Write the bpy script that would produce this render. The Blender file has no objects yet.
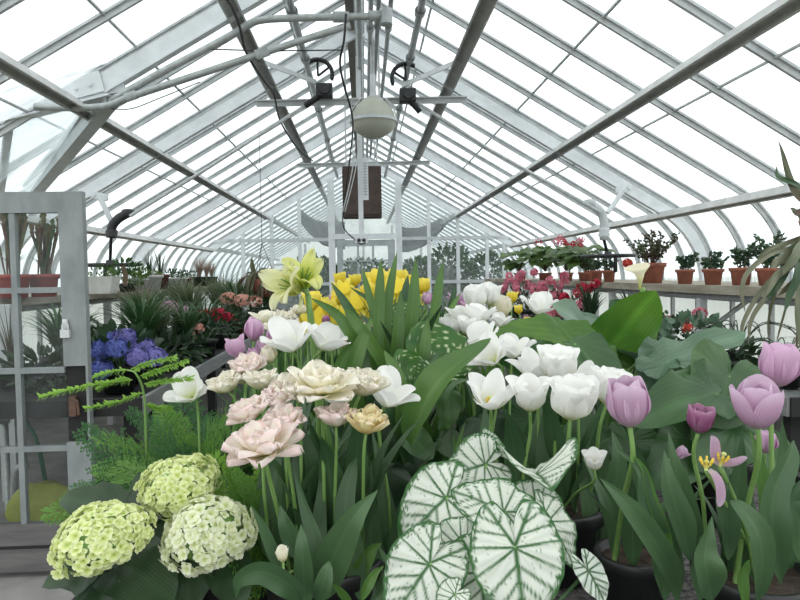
import bpy, math, random
from mathutils import Vector, Matrix, noise
random.seed(7)
V=Vector; R=math.radians; PI=math.pi
C=bpy.context.scene.collection
# ------------------------------------------------------------------ camera frame
FPX=640.0
CAM=V((0,0,1.5)); yaw,pit,rho=0.0555,0.0400,0.017
f_=V((math.sin(yaw)*math.cos(pit),math.cos(yaw)*math.cos(pit),-math.sin(pit)))
r0=V((math.cos(yaw),-math.sin(yaw),0)); u0=r0.cross(f_)
r_=r0*math.cos(rho)-u0*math.sin(rho); u_=u0*math.cos(rho)+r0*math.sin(rho)
def at(px,py,Y):
    d=f_+r_*((px-400)/FPX)+u_*((300-py)/FPX)
    return CAM+d*(Y/d.y)
cd=bpy.data.cameras.new('camera'); cam=bpy.data.objects.new('camera',cd); C.objects.link(cam)
M4=Matrix((r_,u_,-f_)).transposed().to_4x4(); M4.translation=CAM
cam.matrix_world=M4
cd.sensor_width=36; cd.lens=36*FPX/800; cd.clip_start=.02; cd.clip_end=300
bpy.context.scene.camera=cam
# ------------------------------------------------------------------ materials
def newmat(name):
    m=bpy.data.materials.new(name); m.use_nodes=True
    nt=m.node_tree; nt.nodes.clear()
    out=nt.nodes.new('ShaderNodeOutputMaterial')
    return m,nt,out
def nd(nt,t,**k):
    n=nt.nodes.new(t)
    for a,b in k.items():
        if a in n.inputs: n.inputs[a].default_value=b
        else: setattr(n,a,b)
    return n
def c4(c): return (c[0],c[1],c[2],1)
def ramp(nt,stops):
    n=nt.nodes.new('ShaderNodeValToRGB'); e=n.color_ramp.elements
    while len(e)>1: e.remove(e[0])
    e[0].position=stops[0][0]; e[0].color=c4(stops[0][1])
    for p,c in stops[1:]:
        x=e.new(p); x.color=c4(c)
    return n
def plain(name,c1,c2=None,rough=.6,scale=8,metal=0,bump=0,spec=.5,stretch=(1,1,1),detail=4):
    m,nt,out=newmat(name); L=nt.links
    p=nd(nt,'ShaderNodeBsdfPrincipled',Roughness=rough,Metallic=metal); p.inputs['Specular IOR Level'].default_value=spec
    c2=c2 or tuple(x*.75 for x in c1)
    tc=nd(nt,'ShaderNodeTexCoord'); mp=nd(nt,'ShaderNodeMapping'); mp.inputs['Scale'].default_value=stretch
    nz=nd(nt,'ShaderNodeTexNoise',Scale=scale,Detail=detail,Roughness=.6)
    rp=ramp(nt,[(.3,c2),(.65,c1)])
    L.new(tc.outputs['Object'],mp.inputs[0]); L.new(mp.outputs[0],nz.inputs['Vector']); L.new(nz.outputs[0],rp.inputs[0]); L.new(rp.outputs[0],p.inputs['Base Color'])
    if bump:
        b=nd(nt,'ShaderNodeBump',Strength=bump,Distance=.01); L.new(nz.outputs[0],b.inputs['Height']); L.new(b.outputs[0],p.inputs['Normal'])
    L.new(p.outputs[0],out.inputs[0]); return m
def thin(name,build,trans=.35,rough=.5,spec=.3):
    """leaf / petal shader: build(nt)->colour socket; part of the light passes through"""
    m,nt,out=newmat(name); L=nt.links
    col=build(nt)
    p=nd(nt,'ShaderNodeBsdfPrincipled',Roughness=rough); p.inputs['Specular IOR Level'].default_value=spec
    t=nd(nt,'ShaderNodeBsdfTranslucent'); mx=nd(nt,'ShaderNodeMixShader'); mx.inputs[0].default_value=trans
    L.new(col,p.inputs['Base Color']); L.new(col,t.inputs['Color'])
    L.new(p.outputs[0],mx.inputs[1]); L.new(t.outputs[0],mx.inputs[2]); L.new(mx.outputs[0],out.inputs[0]); return m
def uvsep(nt):
    tc=nd(nt,'ShaderNodeUVMap'); s=nd(nt,'ShaderNodeSeparateXYZ'); nt.links.new(tc.outputs[0],s.inputs[0]); return s
def petalmat(name,stops,edge=None,eamt=.5,trans=.4,streak=.12):
    def b(nt):
        L=nt.links; s=uvsep(nt); rp=ramp(nt,stops); L.new(s.outputs[1],rp.inputs[0]); col=rp.outputs[0]
        if edge:
            a=nd(nt,'ShaderNodeMath',operation='SUBTRACT'); L.new(s.outputs[0],a.inputs[0]); a.inputs[1].default_value=.5
            ab=nd(nt,'ShaderNodeMath',operation='ABSOLUTE'); L.new(a.outputs[0],ab.inputs[0])
            nz=nd(nt,'ShaderNodeTexNoise',Scale=45,Detail=3); tc=nd(nt,'ShaderNodeTexCoord'); L.new(tc.outputs['Object'],nz.inputs['Vector'])
            ad=nd(nt,'ShaderNodeMath',operation='MULTIPLY_ADD'); L.new(nz.outputs[0],ad.inputs[0]); ad.inputs[1].default_value=.7; L.new(ab.outputs[0],ad.inputs[2])
            mr=nd(nt,'ShaderNodeMapRange'); mr.inputs[1].default_value=.5; mr.inputs[2].default_value=.85; mr.inputs[4].default_value=eamt
            L.new(ad.outputs[0],mr.inputs[0])
            mx=nd(nt,'ShaderNodeMix',data_type='RGBA'); L.new(mr.outputs[0],mx.inputs[0]); L.new(col,mx.inputs[6]); mx.inputs[7].default_value=c4(edge); col=mx.outputs[2]
        # fine veins running along the petal
        w=nd(nt,'ShaderNodeTexWave',Scale=7,Distortion=2); uv=nd(nt,'ShaderNodeUVMap'); L.new(uv.outputs[0],w.inputs[0])
        mr2=nd(nt,'ShaderNodeMapRange'); mr2.inputs[3].default_value=1-streak; mr2.inputs[4].default_value=1; L.new(w.outputs[1],mr2.inputs[0])
        mm=nd(nt,'ShaderNodeMix',data_type='RGBA',blend_type='MULTIPLY'); mm.inputs[0].default_value=1; L.new(col,mm.inputs[6]); L.new(mr2.outputs[0],mm.inputs[7])
        return mm.outputs[2]
    return thin(name,b,trans,.6,.2)
def leafmat(name,c1,c2,trans=.3,rough=.42,rib=1.25,scale=6,waves=9,wamt=.14,edge=None):
    def b(nt):
        L=nt.links; s=uvsep(nt)
        tc=nd(nt,'ShaderNodeTexCoord'); nz=nd(nt,'ShaderNodeTexNoise',Scale=scale,Detail=3); L.new(tc.outputs['Object'],nz.inputs['Vector'])
        rp=ramp(nt,[(.35,c1),(.65,c2)]); L.new(nz.outputs[0],rp.inputs[0])
        w=nd(nt,'ShaderNodeTexWave',Scale=waves,Distortion=.6); uv=nd(nt,'ShaderNodeUVMap'); L.new(uv.outputs[0],w.inputs[0])
        mr2=nd(nt,'ShaderNodeMapRange'); mr2.inputs[3].default_value=1-wamt; mr2.inputs[4].default_value=1+wamt; L.new(w.outputs[1],mr2.inputs[0])
        mm=nd(nt,'ShaderNodeMix',data_type='RGBA',blend_type='MULTIPLY'); mm.inputs[0].default_value=1; L.new(rp.outputs[0],mm.inputs[6]); L.new(mr2.outputs[0],mm.inputs[7])
        a=nd(nt,'ShaderNodeMath',operation='SUBTRACT'); L.new(s.outputs[0],a.inputs[0]); a.inputs[1].default_value=.5
        ab=nd(nt,'ShaderNodeMath',operation='ABSOLUTE'); L.new(a.outputs[0],ab.inputs[0])
        mr=nd(nt,'ShaderNodeMapRange'); mr.inputs[1].default_value=0; mr.inputs[2].default_value=.06; mr.inputs[3].default_value=rib; mr.inputs[4].default_value=1; L.new(ab.outputs[0],mr.inputs[0])
        m2=nd(nt,'ShaderNodeMix',data_type='RGBA',blend_type='MULTIPLY'); m2.inputs[0].default_value=1; L.new(mm.outputs[2],m2.inputs[6]); L.new(mr.outputs[0],m2.inputs[7])
        return m2.outputs[2]
    return thin(name,b,trans,rough,.45)
def attrmat(name,trans=.25,rough=.5):
    def b(nt):
        a=nd(nt,'ShaderNodeAttribute',attribute_name='Col'); return a.outputs[0]
    return thin(name,b,trans,rough,.35)
def glassmat(name,tint,haze,lo=.15,hi=.45,dirt=(.9,.93,.93),scale=(1,1,1),ns=3,refl=.1):
    m,nt,out=newmat(name); L=nt.links
    t=nd(nt,'ShaderNodeBsdfTransparent'); t.inputs[0].default_value=c4(tint)
    d=nd(nt,'ShaderNodeBsdfTranslucent'); d.inputs[0].default_value=c4(dirt)
    d2=nd(nt,'ShaderNodeBsdfDiffuse'); d2.inputs[0].default_value=c4(dirt)
    a=nd(nt,'ShaderNodeMixShader'); a.inputs[0].default_value=haze; L.new(d.outputs[0],a.inputs[1]); L.new(d2.outputs[0],a.inputs[2])
    tc=nd(nt,'ShaderNodeTexCoord'); mp=nd(nt,'ShaderNodeMapping'); mp.inputs['Scale'].default_value=scale
    nz=nd(nt,'ShaderNodeTexNoise',Scale=ns,Detail=5,Roughness=.65); L.new(tc.outputs['Object'],mp.inputs[0]); L.new(mp.outputs[0],nz.inputs['Vector'])
    mr=nd(nt,'ShaderNodeMapRange'); mr.inputs[1].default_value=.3; mr.inputs[2].default_value=.7; mr.inputs[3].default_value=lo; mr.inputs[4].default_value=hi; L.new(nz.outputs[0],mr.inputs[0])
    g=nd(nt,'ShaderNodeBsdfGlossy',Roughness=.05); 
    lw=nd(nt,'ShaderNodeLayerWeight',Blend=.3); fr=nd(nt,'ShaderNodeMath',operation='MULTIPLY'); L.new(lw.outputs[1],fr.inputs[0]); fr.inputs[1].default_value=refl
    x=nd(nt,'ShaderNodeMixShader'); L.new(mr.outputs[0],x.inputs[0]); L.new(t.outputs[0],x.inputs[1]); L.new(a.outputs[0],x.inputs[2])
    y=nd(nt,'ShaderNodeMixShader'); L.new(fr.outputs[0],y.inputs[0]); L.new(x.outputs[0],y.inputs[1]); L.new(g.outputs[0],y.inputs[2])
    L.new(y.outputs[0],out.inputs[0]); return m
MT={}
MT['alu']=plain('aluminium_paint',(.60,.62,.63),(.48,.50,.51),.55,5,0,.05,.4)
MT['alu_l']=plain('pale_aluminium_paint',(.76,.78,.80),(.64,.66,.68),.5,7,0,.05,.4)
MT['bar']=plain('glazing_bar_paint',(.58,.60,.61),(.42,.44,.45),.5,9,0,.1,.4,(1,1,1))
MT['pipe']=plain('galvanised_pipe',(.48,.50,.50),(.34,.36,.36),.45,20,.3)
MT['pipe_l']=plain('pale_galvanised_pipe',(.58,.60,.60),(.42,.44,.44),.45,20,.2)
MT['purl']=plain('purlin_steel',(.60,.60,.59),(.44,.44,.43),.55,7,0,.1)
MT['ridge']=plain('weathered_ridge_board',(.24,.22,.19),(.13,.115,.10),.8,6,0,.3,.3,(1,.2,1))
MT['black']=plain('black_iron',(.035,.036,.038),(.018,.018,.02),.5,20)
MT['cable']=plain('black_cable',(.02,.02,.02),(.012,.012,.012),.6,20)
MT['glass']=glassmat('whitewashed_roof_glass',(.86,.90,.91),.15,.40,.80,(.90,.94,.95),(.4,6,.6),2.5)
MT['glass_w']=glassmat('whitewashed_wall_glass',(.9,.94,.93),.3,.75,.95,(.84,.86,.84),(1,1,.3),4)
MT['glass_e']=glassmat('misty_gable_glass',(.88,.91,.91),.5,.15,.5,(.42,.45,.45),(1,1,1),1.3)
MT['glass_d']=glassmat('dusty_door_glass',(.86,.90,.89),.5,.05,.16,(.5,.52,.52),(1,1,1),5)
MT['door']=plain('weathered_grey_door_paint',(.26,.285,.285),(.17,.19,.195),.6,9,0,.2,.4,(1,1,.5))
MT['door_w']=plain('pale_grey_door_paint',(.42,.45,.46),(.34,.37,.38),.6,6)
MT['sill']=plain('worn_grey_wood',(.16,.155,.15),(.08,.08,.08),.8,6,0,.3,.3,(.3,2,3))
MT['floor']=plain('concrete_floor',(.30,.29,.28),(.19,.185,.18),.85,4,0,.2,.3)
MT['ground']=plain('outside_ground',(.22,.24,.18),(.12,.14,.09),.9,.8)
MT['shelf']=plain('weathered_shelf_wood',(.42,.38,.31),(.22,.19,.14),.8,5,0,.3,.3,(3,.5,3))
MT['bench']=plain('grey_bench_board',(.24,.25,.25),(.14,.145,.145),.75,5,0,.3,.3,(3,.4,3))
MT['gravel']=plain('dark_bench_gravel',(.13,.125,.12),(.02,.02,.02),.9,70,0,.8,.3,(1,1,1),2)
MT['dark']=plain('dark_cloth',(.02,.021,.02),(.012,.012,.012),.9,5)
MT['plastic']=plain('black_nursery_plastic',(.018,.019,.02),(.01,.01,.011),.45,20)
MT['terra']=plain('terracotta',(.36,.13,.085),(.22,.085,.06),.8,14,0,.2,.3)
MT['redpot']=plain('red_plastic',(.34,.045,.035),(.25,.03,.028),.5,6)
MT['maroon']=plain('maroon_plastic',(.12,.02,.03),(.08,.015,.02),.5,6)
MT['whitepot']=plain('white_plastic',(.62,.62,.58),(.48,.48,.44),.6,9)
MT['soil']=plain('potting_soil',(.06,.04,.028),(.02,.015,.01),.95,60,0,.8)
MT['panel']=plain('brown_heater_panel',(.085,.055,.045),(.045,.03,.027),.7,10,0,.2)
MT['opal']=None
MT['yellow_bag']=plain('yellow_green_sack',(.42,.46,.08),(.32,.36,.06),.7,6)
MT['red']=plain('red_paint',(.5,.05,.03),(.4,.04,.03),.5,9)
MT['hose']=plain('green_hose',(.03,.16,.09),(.02,.12,.07),.5,9)
MT['brass']=plain('rusty_latch',(.16,.09,.06),(.07,.04,.03),.6,30,.3)
MT['wood']=plain('brown_stem_bark',(.16,.11,.07),(.08,.055,.035),.9,20)
MT['cloth']=thin('grey_shade_cloth',lambda nt: plaincol(nt,(.16,.17,.17)),.4) if False else plain('grey_shade_cloth',(.17,.18,.18),(.12,.125,.125),.9,3)
def opal():
    m,nt,out=newmat('frosted_lamp_glass'); L=nt.links
    p=nd(nt,'ShaderNodeBsdfPrincipled',Roughness=.25); p.inputs['Base Color'].default_value=(.62,.62,.54,1)
    t=nd(nt,'ShaderNodeBsdfTranslucent'); t.inputs[0].default_value=(.75,.75,.66,1); x=nd(nt,'ShaderNodeMixShader'); x.inputs[0].default_value=.45
    L.new(p.outputs[0],x.inputs[1]); L.new(t.outputs[0],x.inputs[2]); L.new(x.outputs[0],out.inputs[0]); return m
MT['opal']=opal()
MT['stem']=plain('fresh_green_stem',(.20,.34,.10),(.13,.25,.06),.5,12)
MT['stem_d']=plain('deep_green_stem',(.05,.12,.04),(.035,.08,.03),.5,12)
MT['tleaf']=leafmat('blue_green_tulip_leaf',(.045,.10,.042),(.075,.145,.06),.25,.45)
MT['tleaf2']=leafmat('bright_tulip_leaf',(.07,.165,.035),(.11,.23,.05),.35,.42)
MT['iris']=leafmat('upright_green_leaf',(.055,.13,.03),(.10,.20,.045),.35,.4)
MT['dleaf']=leafmat('dark_green_leaf',(.018,.042,.018),(.034,.072,.027),.25,.4)
MT['mleaf']=leafmat('mid_green_leaf',(.035,.09,.028),(.065,.14,.04),.3,.42)
MT['clivia']=leafmat('clivia_leaf',(.03,.08,.03),(.06,.13,.045),.3,.38)
MT['grass']=leafmat('grey_green_grass',(.07,.11,.05),(.17,.20,.11),.4,.5)
MT['pinkgrass']=leafmat('pinkish_grass',(.30,.22,.18),(.42,.36,.30),.4,.5)
MT['calla']=leafmat('calla_leaf',(.055,.15,.02),(.105,.23,.03),.4,.36,1.4,5,9,.07)
MT['callad']=leafmat('deep_calla_leaf',(.028,.08,.025),(.055,.13,.04),.3,.34,1.3,5,9,.06)
MT['callag']=leafmat('grey_green_broad_leaf',(.09,.165,.10),(.14,.225,.15),.25,.36,1.3,5,8,.05)
MT['fern']=leafmat('asparagus_fern_green',(.12,.27,.05),(.20,.40,.08),.4,.5)
MT['fernb']=leafmat('fresh_spray_green',(.22,.42,.06),(.32,.55,.10),.45,.45)
MT['fernd']=leafmat('deep_fern_green',(.06,.17,.06),(.10,.24,.09),.35,.5)
MT['succ']=leafmat('succulent_leaf',(.025,.065,.03),(.06,.11,.05),.1,.4)
MT['succr']=leafmat('red_tinted_succulent',(.09,.05,.035),(.07,.11,.045),.15,.4)
MT['epi']=leafmat('hanging_cactus_leaf',(.13,.15,.09),(.22,.22,.15),.2,.5)
MT['epid']=leafmat('brown_green_hanging_leaf',(.09,.075,.04),(.10,.12,.05),.2,.5)
MT['begonia']=leafmat('begonia_leaf',(.06,.13,.03),(.14,.22,.06),.4,.4)
MT['pitcher']=leafmat('red_green_pitcher',(.16,.05,.04),(.14,.16,.06),.3,.5)
MT['attr']=attrmat('variegated_leaf')
MT['p_white']=petalmat('white_petal',[(0,(.62,.68,.25)),(.2,(.84,.85,.74)),(.45,(.90,.90,.87)),(1,(.91,.91,.89))],trans=.42,streak=.06)
MT['p_pink']=petalmat('cream_pink_petal',[(0,(.74,.74,.34)),(.3,(.86,.85,.66)),(.75,(.90,.86,.78)),(1,(.90,.80,.77))],(.85,.55,.58),.42,.42,.04)
MT['p_cream']=petalmat('cream_petal',[(0,(.72,.73,.30)),(.35,(.87,.85,.62)),(1,(.90,.88,.79))],(.87,.70,.66),.25,.42,.04)
MT['p_ycream']=petalmat('yellow_cream_petal',[(0,(.80,.66,.12)),(.5,(.88,.79,.38)),(1,(.89,.83,.55))],(.84,.55,.42),.35,.4,.08)
MT['p_peach']=petalmat('peach_petal',[(0,(.75,.68,.20)),(.4,(.82,.68,.40)),(1,(.84,.70,.52))],(.80,.46,.36),.4,.4,.08)
MT['p_lav']=petalmat('lavender_petal',[(0,(.70,.62,.58)),(.25,(.64,.42,.57)),(.7,(.66,.43,.60)),(1,(.76,.60,.73))],(.72,.52,.68),.35,.4,.2)
MT['p_lavd']=petalmat('deep_lavender_petal',[(0,(.42,.22,.30)),(.3,(.36,.10,.24)),(.8,(.45,.16,.33)),(1,(.60,.34,.48))],(.66,.42,.54),.3,.35,.25)
MT['p_lavp']=petalmat('bright_pink_lavender_petal',[(0,(.70,.56,.58)),(.3,(.68,.40,.60)),(1,(.76,.54,.71))],(.76,.5,.7),.3,.4,.15)
MT['p_yel']=petalmat('yellow_petal',[(0,(.80,.66,.05)),(.5,(.90,.76,.08)),(1,(.92,.80,.18))],None,.4,.4,.08)
MT['p_amar']=petalmat('lime_yellow_petal',[(0,(.30,.45,.04)),(.25,(.60,.70,.10)),(.6,(.78,.80,.28)),(1,(.82,.84,.42))],None,.4,.45,.08)
MT['p_amar2']=petalmat('pale_lemon_petal',[(0,(.62,.68,.10)),(.4,(.80,.80,.38)),(1,(.84,.84,.60))],None,.4,.45,.08)
MT['p_green']=petalmat('lime_hydrangea_floret',[(0,(.50,.62,.14)),(.5,(.74,.80,.38)),(1,(.86,.89,.62))],None,.4,.4,.03)
MT['p_greenw']=petalmat('white_hydrangea_floret',[(0,(.58,.68,.24)),(.5,(.82,.85,.60)),(1,(.89,.90,.78))],None,.4,.4,.03)
MT['p_blue']=petalmat('blue_hydrangea_floret',[(0,(.30,.34,.62)),(.4,(.13,.17,.52)),(1,(.19,.24,.60))],None,.4,.35,.03)
MT['p_blued']=petalmat('violet_blue_hydrangea_floret',[(0,(.40,.38,.66)),(.4,(.20,.19,.52)),(1,(.30,.28,.62))],None,.4,.35,.03)
MT['p_red']=petalmat('crimson_petal',[(0,(.5,.03,.06)),(1,(.60,.04,.09))],None,.4,.3,.05)
MT['p_scar']=petalmat('scarlet_petal',[(0,(.6,.08,.05)),(1,(.72,.12,.10))],None,.4,.3,.05)
MT['p_rose']=petalmat('rose_pink_petal',[(0,(.70,.18,.26)),(1,(.78,.30,.38))],None,.4,.35,.05)
MT['p_salmon']=petalmat('salmon_petal',[(0,(.72,.36,.26)),(1,(.80,.46,.38))],None,.4,.35,.05)
MT['p_mauve']=petalmat('mauve_petal',[(0,(.42,.26,.36)),(1,(.55,.36,.46))],None,.4,.35,.05)
MT['stamen']=plain('yellow_stamen',(.75,.55,.06),(.6,.4,.04),.6,20)
MT['pistil']=plain('pale_green_pistil',(.55,.62,.22),(.45,.52,.15),.5,20)
# ------------------------------------------------------------------ mesh builder
class MB:
    def __init__(s): s.v=[]; s.f=[]; s.uv=[]; s.c=None
    def add(s,vs,fs,uvs=None,cols=None):
        o=len(s.v); s.v+= [tuple(p) for p in vs]; s.f+=[tuple(i+o for i in q) for q in fs]
        s.uv+= uvs if uvs else [(0.25,.5)]*len(vs)
        if cols is not None:
            if s.c is None: s.c=[(1,1,1,1)]*o
            s.c+=cols
        elif s.c is not None: s.c+=[(1,1,1,1)]*len(vs)
        return s
    def merge(s,o,M=None):
        return s.add([M@V(p) for p in o.v] if M else o.v,o.f,list(o.uv),list(o.c) if o.c else None)
    def mesh(s,name,smooth=True):
        me=bpy.data.meshes.new(name); me.from_pydata(s.v,[],s.f)
        ul=me.uv_layers.new(name='UVMap'); idx=[0]*len(me.loops); me.loops.foreach_get('vertex_index',idx)
        fl=[]
        for i in idx: fl+=s.uv[i]
        ul.data.foreach_set('uv',fl)
        if s.c:
            a=me.color_attributes.new('Col','FLOAT_COLOR','POINT'); fc=[]
            for q in s.c: fc+=q
            a.data.foreach_set('color',fc)
        if smooth: me.polygons.foreach_set('use_smooth',[True]*len(me.polygons))
        me.update(); return me
def obj(name,mb,mat,parent=None,smooth=True,loc=None):
    me=mb if isinstance(mb,bpy.types.Mesh) else mb.mesh(name,smooth)
    if mat and not me.materials: me.materials.append(MT[mat] if isinstance(mat,str) else mat)
    o=bpy.data.objects.new(name,me); C.objects.link(o)
    if parent: o.parent=parent
    if loc is not None: o.location=loc
    return o
def thing(name,label,cat,loc=(0,0,0),group=None,rz=0):
    o=bpy.data.objects.new(name,None); o.empty_display_size=.05; C.objects.link(o); o.location=loc; o.rotation_euler=(0,0,rz)
    return tag(o,label,cat,group)
def tag(o,label,cat,group=None):
    o['label']=label; o['category']=cat
    if group: o['group']=group
    return o
tn=[0]
def struct(name,mb,mat,smooth=False):
    if name=='trim': tn[0]+=1; name='trim_%d'%tn[0]
    o=obj(name,mb,mat,None,smooth); o['kind']='structure'; return o
def copy_thing(r,loc,label=None,group=None,rz=None,sc=None):
    n=r.copy(); C.objects.link(n); n.location=loc
    if label: n['label']=label
    if group: n['group']=group
    if rz is not None: n.rotation_euler=(0,0,rz)
    if sc is not None: n.scale=(sc,sc,sc)
    for ch in list(r.children):
        c=ch.copy(); C.objects.link(c); c.parent=n
        for g in list(ch.children):
            d=g.copy(); C.objects.link(d); d.parent=c
    return n
BOXF=[(0,1,3,2),(4,6,7,5),(0,4,5,1),(2,3,7,6),(0,2,6,4),(1,5,7,3)]
def box(mb,a,b):
    vs=[(x,y,z) for x in (a[0],b[0]) for y in (a[1],b[1]) for z in (a[2],b[2])]
    return mb.add(vs,BOXF)
def beam(mb,p0,p1,w,h,up=(0,0,1),off=0):
    p0=V(p0);p1=V(p1); t=(p1-p0).normalized(); s=t.cross(V(up)).normalized(); n=s.cross(t)
    vs=[p+s*(a*w/2)+n*(b*h/2+off) for p in (p0,p1) for a in (-1,1) for b in (-1,1)]
    return mb.add(vs,BOXF)
def sweep(mb,pts,w,h,side,off=0,capped=True):
    """rectangular bar along a planar polyline; side = constant sideways axis"""
    pts=[V(p) for p in pts]; n=len(pts); side=V(side); vs=[];fs=[]
    for i,p in enumerate(pts):
        t=(pts[min(i+1,n-1)]-pts[max(i-1,0)]).normalized(); nn=side.cross(t).normalized()
        for a,b in((-1,-1),(1,-1),(1,1),(-1,1)): vs.append(p+side*(a*w/2)+nn*(b*h/2+off))
    for i in range(n-1):
        for k in range(4): fs.append((i*4+k,i*4+(k+1)%4,i*4+4+(k+1)%4,i*4+4+k))
    fs+=[(0,1,2,3),(n*4-4,n*4-3,n*4-2,n*4-1)]
    return mb.add(vs,fs)
def cat(pts,n):
    """Catmull-Rom resample to n+1 points"""
    pts=[V(p) for p in pts]
    if len(pts)==2: return [pts[0].lerp(pts[1],i/n) for i in range(n+1)]
    P=[pts[0]*2-pts[1]]+pts+[pts[-1]*2-pts[-2]]; out=[]; m=len(pts)-1
    for i in range(n+1):
        t=i/n*m; k=min(int(t),m-1); t-=k; a,b,c,d=P[k:k+4]
        out.append(.5*((2*b)+(c-a)*t+(2*a-5*b+4*c-d)*t*t+(3*b-a-3*c+d)*t**3))
    return out
def tube(mb,pts,r,n=8,seg=None,r1=None):
    pts=cat(pts,seg) if seg else [V(p) for p in pts]
    m=len(pts); vs=[];fs=[];uv=[]; ref=V((.3,.2,1)).normalized(); pn=None
    for i,p in enumerate(pts):
        t=(pts[min(i+1,m-1)]-pts[max(i-1,0)]).normalized()
        if pn is None:
            pn=t.cross(ref); 
            if pn.length<.1: pn=t.cross(V((1,0,0)))
        else: pn=pn-t*pn.dot(t)
        pn.normalize(); b=t.cross(pn)
        rr=r if r1 is None else r+(r1-r)*i/(m-1)
        for k in range(n):
            a=2*PI*k/n; vs.append(p+(pn*math.cos(a)+b*math.sin(a))*rr); uv.append((.25,i/(m-1)))
    for i in range(m-1):
        for k in range(n): fs.append((i*n+k,i*n+(k+1)%n,i*n+n+(k+1)%n,i*n+n+k))
    fs.append(tuple(range(n))); fs.append(tuple(range(m*n-n,m*n)))
    return mb.add(vs,fs,uv)
def lathe(mb,prof,n=24,c=(0,0,0),ax='z'):
    vs=[];fs=[]; m=len(prof)
    for r,z in prof:
        for k in range(n):
            a=2*PI*k/n; p=(r*math.cos(a),r*math.sin(a),z)
            if ax=='x': p=(z,p[0],p[1])
            if ax=='y': p=(p[0],z,p[1])
            vs.append((p[0]+c[0],p[1]+c[1],p[2]+c[2]))
    for i in range(m-1):
        for k in range(n): fs.append((i*n+k,i*n+(k+1)%n,i*n+n+(k+1)%n,i*n+n+k))
    if prof[0][0]>1e-5: fs.append(tuple(range(n)))
    if prof[-1][0]>1e-5: fs.append(tuple(range(m*n-n,m*n)))
    return mb.add(vs,fs)
def wprof(kind,t):
    if kind=='tulip': return max(.0,math.sin(PI*min(1,t**.75*.97+.03)))**.75*(.55+.45*math.sin(PI*min(1,t**.6))) if t<1 else 0
    if kind=='grass': return (1-t**2.2)*(.6+.4*min(1,t*4))
    if kind=='ellipse': return math.sin(PI*t)**.7
    if kind=='strap': return (1-t**6)*(.75+.25*min(1,t*3))
    if kind=='broad': return math.sin(PI*t**.8)**.6
    return 1-t
def strap(mb,pts,w,kind='tulip',fold=.25,ref=None,n=14,wave=0,ph=0,twist=0,nu=4):
    pts=cat(pts,n); vs=[];fs=[];uv=[]; m=len(pts)
    ref=V(ref) if ref is not None else V((0,0,1)); ps=None
    for i,p in enumerate(pts):
        t=(pts[min(i+1,m-1)]-pts[max(i-1,0)]).normalized()
        s=t.cross(ref)
        if ps is None:
            if s.length<.05: s=V((1,0,0))
            s.normalize()
        else:
            s=(ps-t*ps.dot(t)).normalized() if twist==0 else ps
            if twist: s=Matrix.Rotation(twist/n,3,t)@s; s=(s-t*s.dot(t)).normalized()
        ps=s; nn=s.cross(t); T=i/(m-1); ww=w*wprof(kind,T)/2+.0002
        for k in range(nu+1):
            u=-1+2*k/nu
            d=fold*abs(u)**1.3*ww*2*(1-T*.6)+wave*u*math.sin(T*11+ph+u*1.5)*ww
            vs.append(p+s*(u*ww)+nn*d); uv.append((.5+u/2,T))
    for i in range(m-1):
        for k in range(nu): a=i*(nu+1)+k; fs.append((a,a+1,a+nu+2,a+nu+1))
    return mb.add(vs,fs,uv)
def petal(L,W,th,cup=.3,pa=.65,pb=.6,pa_=1.25,tip=0,ruf=0,ph=0,nv=10,nu=6,r0=.003,frill=0):
    """one petal, growing out along +X/+Z from the origin; th = opening angles (deg) at base, middle, tip"""
    mb=MB(); vs=[];fs=[];uv=[]; r=r0;z=0
    pv=0
    for i in range(nv+1):
        v=1-(1-i/nv)**1.45
        a=R(th[0]*(1-v)*(1-2*v)+4*th[1]*v*(1-v)+th[2]*v*(2*v-1))
        if i: r+=math.sin(a)*L*(v-pv); z+=math.cos(a)*L*(v-pv)
        pv=v; q=.07+.93*v; w=W*max(.03,1-abs(2*q**pa_-1)**2.7)**.5
        if tip: w*=1-tip*v**3
        nr,nz=math.cos(a),-math.sin(a)
        for k in range(nu+1):
            u=-1+2*k/nu; s=u*w/2
            d=-cup*u*u*w*.5 + ruf*math.sin(u*5+ph+v*4)*L*v + (frill*L*v*v*math.sin(u*9+ph*2)*abs(u))
            vs.append((r+nr*d,s,z+nz*d+(-.06*L*abs(u)**2*v if not tip else 0))); uv.append((.5+u/2,v))
    for i in range(nv):
        for k in range(nu): a=i*(nu+1)+k; fs.append((a,a+1,a+nu+2,a+nu+1))
    return mb.add(vs,fs,uv)
def axisM(ax,az=0,loc=(0,0,0),sc=1):
    q=V((0,0,1)).rotation_difference(V(ax).normalized()).to_matrix().to_4x4()
    M=q@Matrix.Rotation(az,4,'Z')@Matrix.Scale(sc,4); M.translation=V(loc); return M
def setM(o,M): o.matrix_local=M
# ================================================================== the glasshouse
AP=4.02; SL=.59; EX=3.22; BZ=1.33      # purlin line: apex height, slope, eave offset
ang0=math.atan(SL); RAD=.914
def prof(off,sx=1,x0=0.0,ns=9,straight=True,curve=True,Y=0):
    """roof profile (straight slope then curved eave) offset outwards by off"""
    nx,nz=math.sin(ang0),math.cos(ang0); P=[]
    if straight:
        P.append(V((x0+nx*off if x0 else 0,Y,AP-SL*x0+nz*off+(0 if x0 else (off/nz-nz*off)))))
        if not curve: P.append(V((EX+nx*off,Y,AP-SL*EX+nz*off)))
    if curve:
        cx,cz=EX-RAD*nx,AP-SL*EX-RAD*nz
        for i in range(ns+1):
            a=PI/2-ang0-(PI/2-ang0)*i/ns
            P.append(V((cx+(RAD+off)*math.cos(a),Y,cz+(RAD+off)*math.sin(a))))
    return [V((p.x*sx,p.y,p.z)) for p in P]
YE=14.05; PITCH=.61
barY=[6.72+PITCH*k for k in range(-7,13)]
frameY=[3.06,6.72,10.38,14.04]
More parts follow.
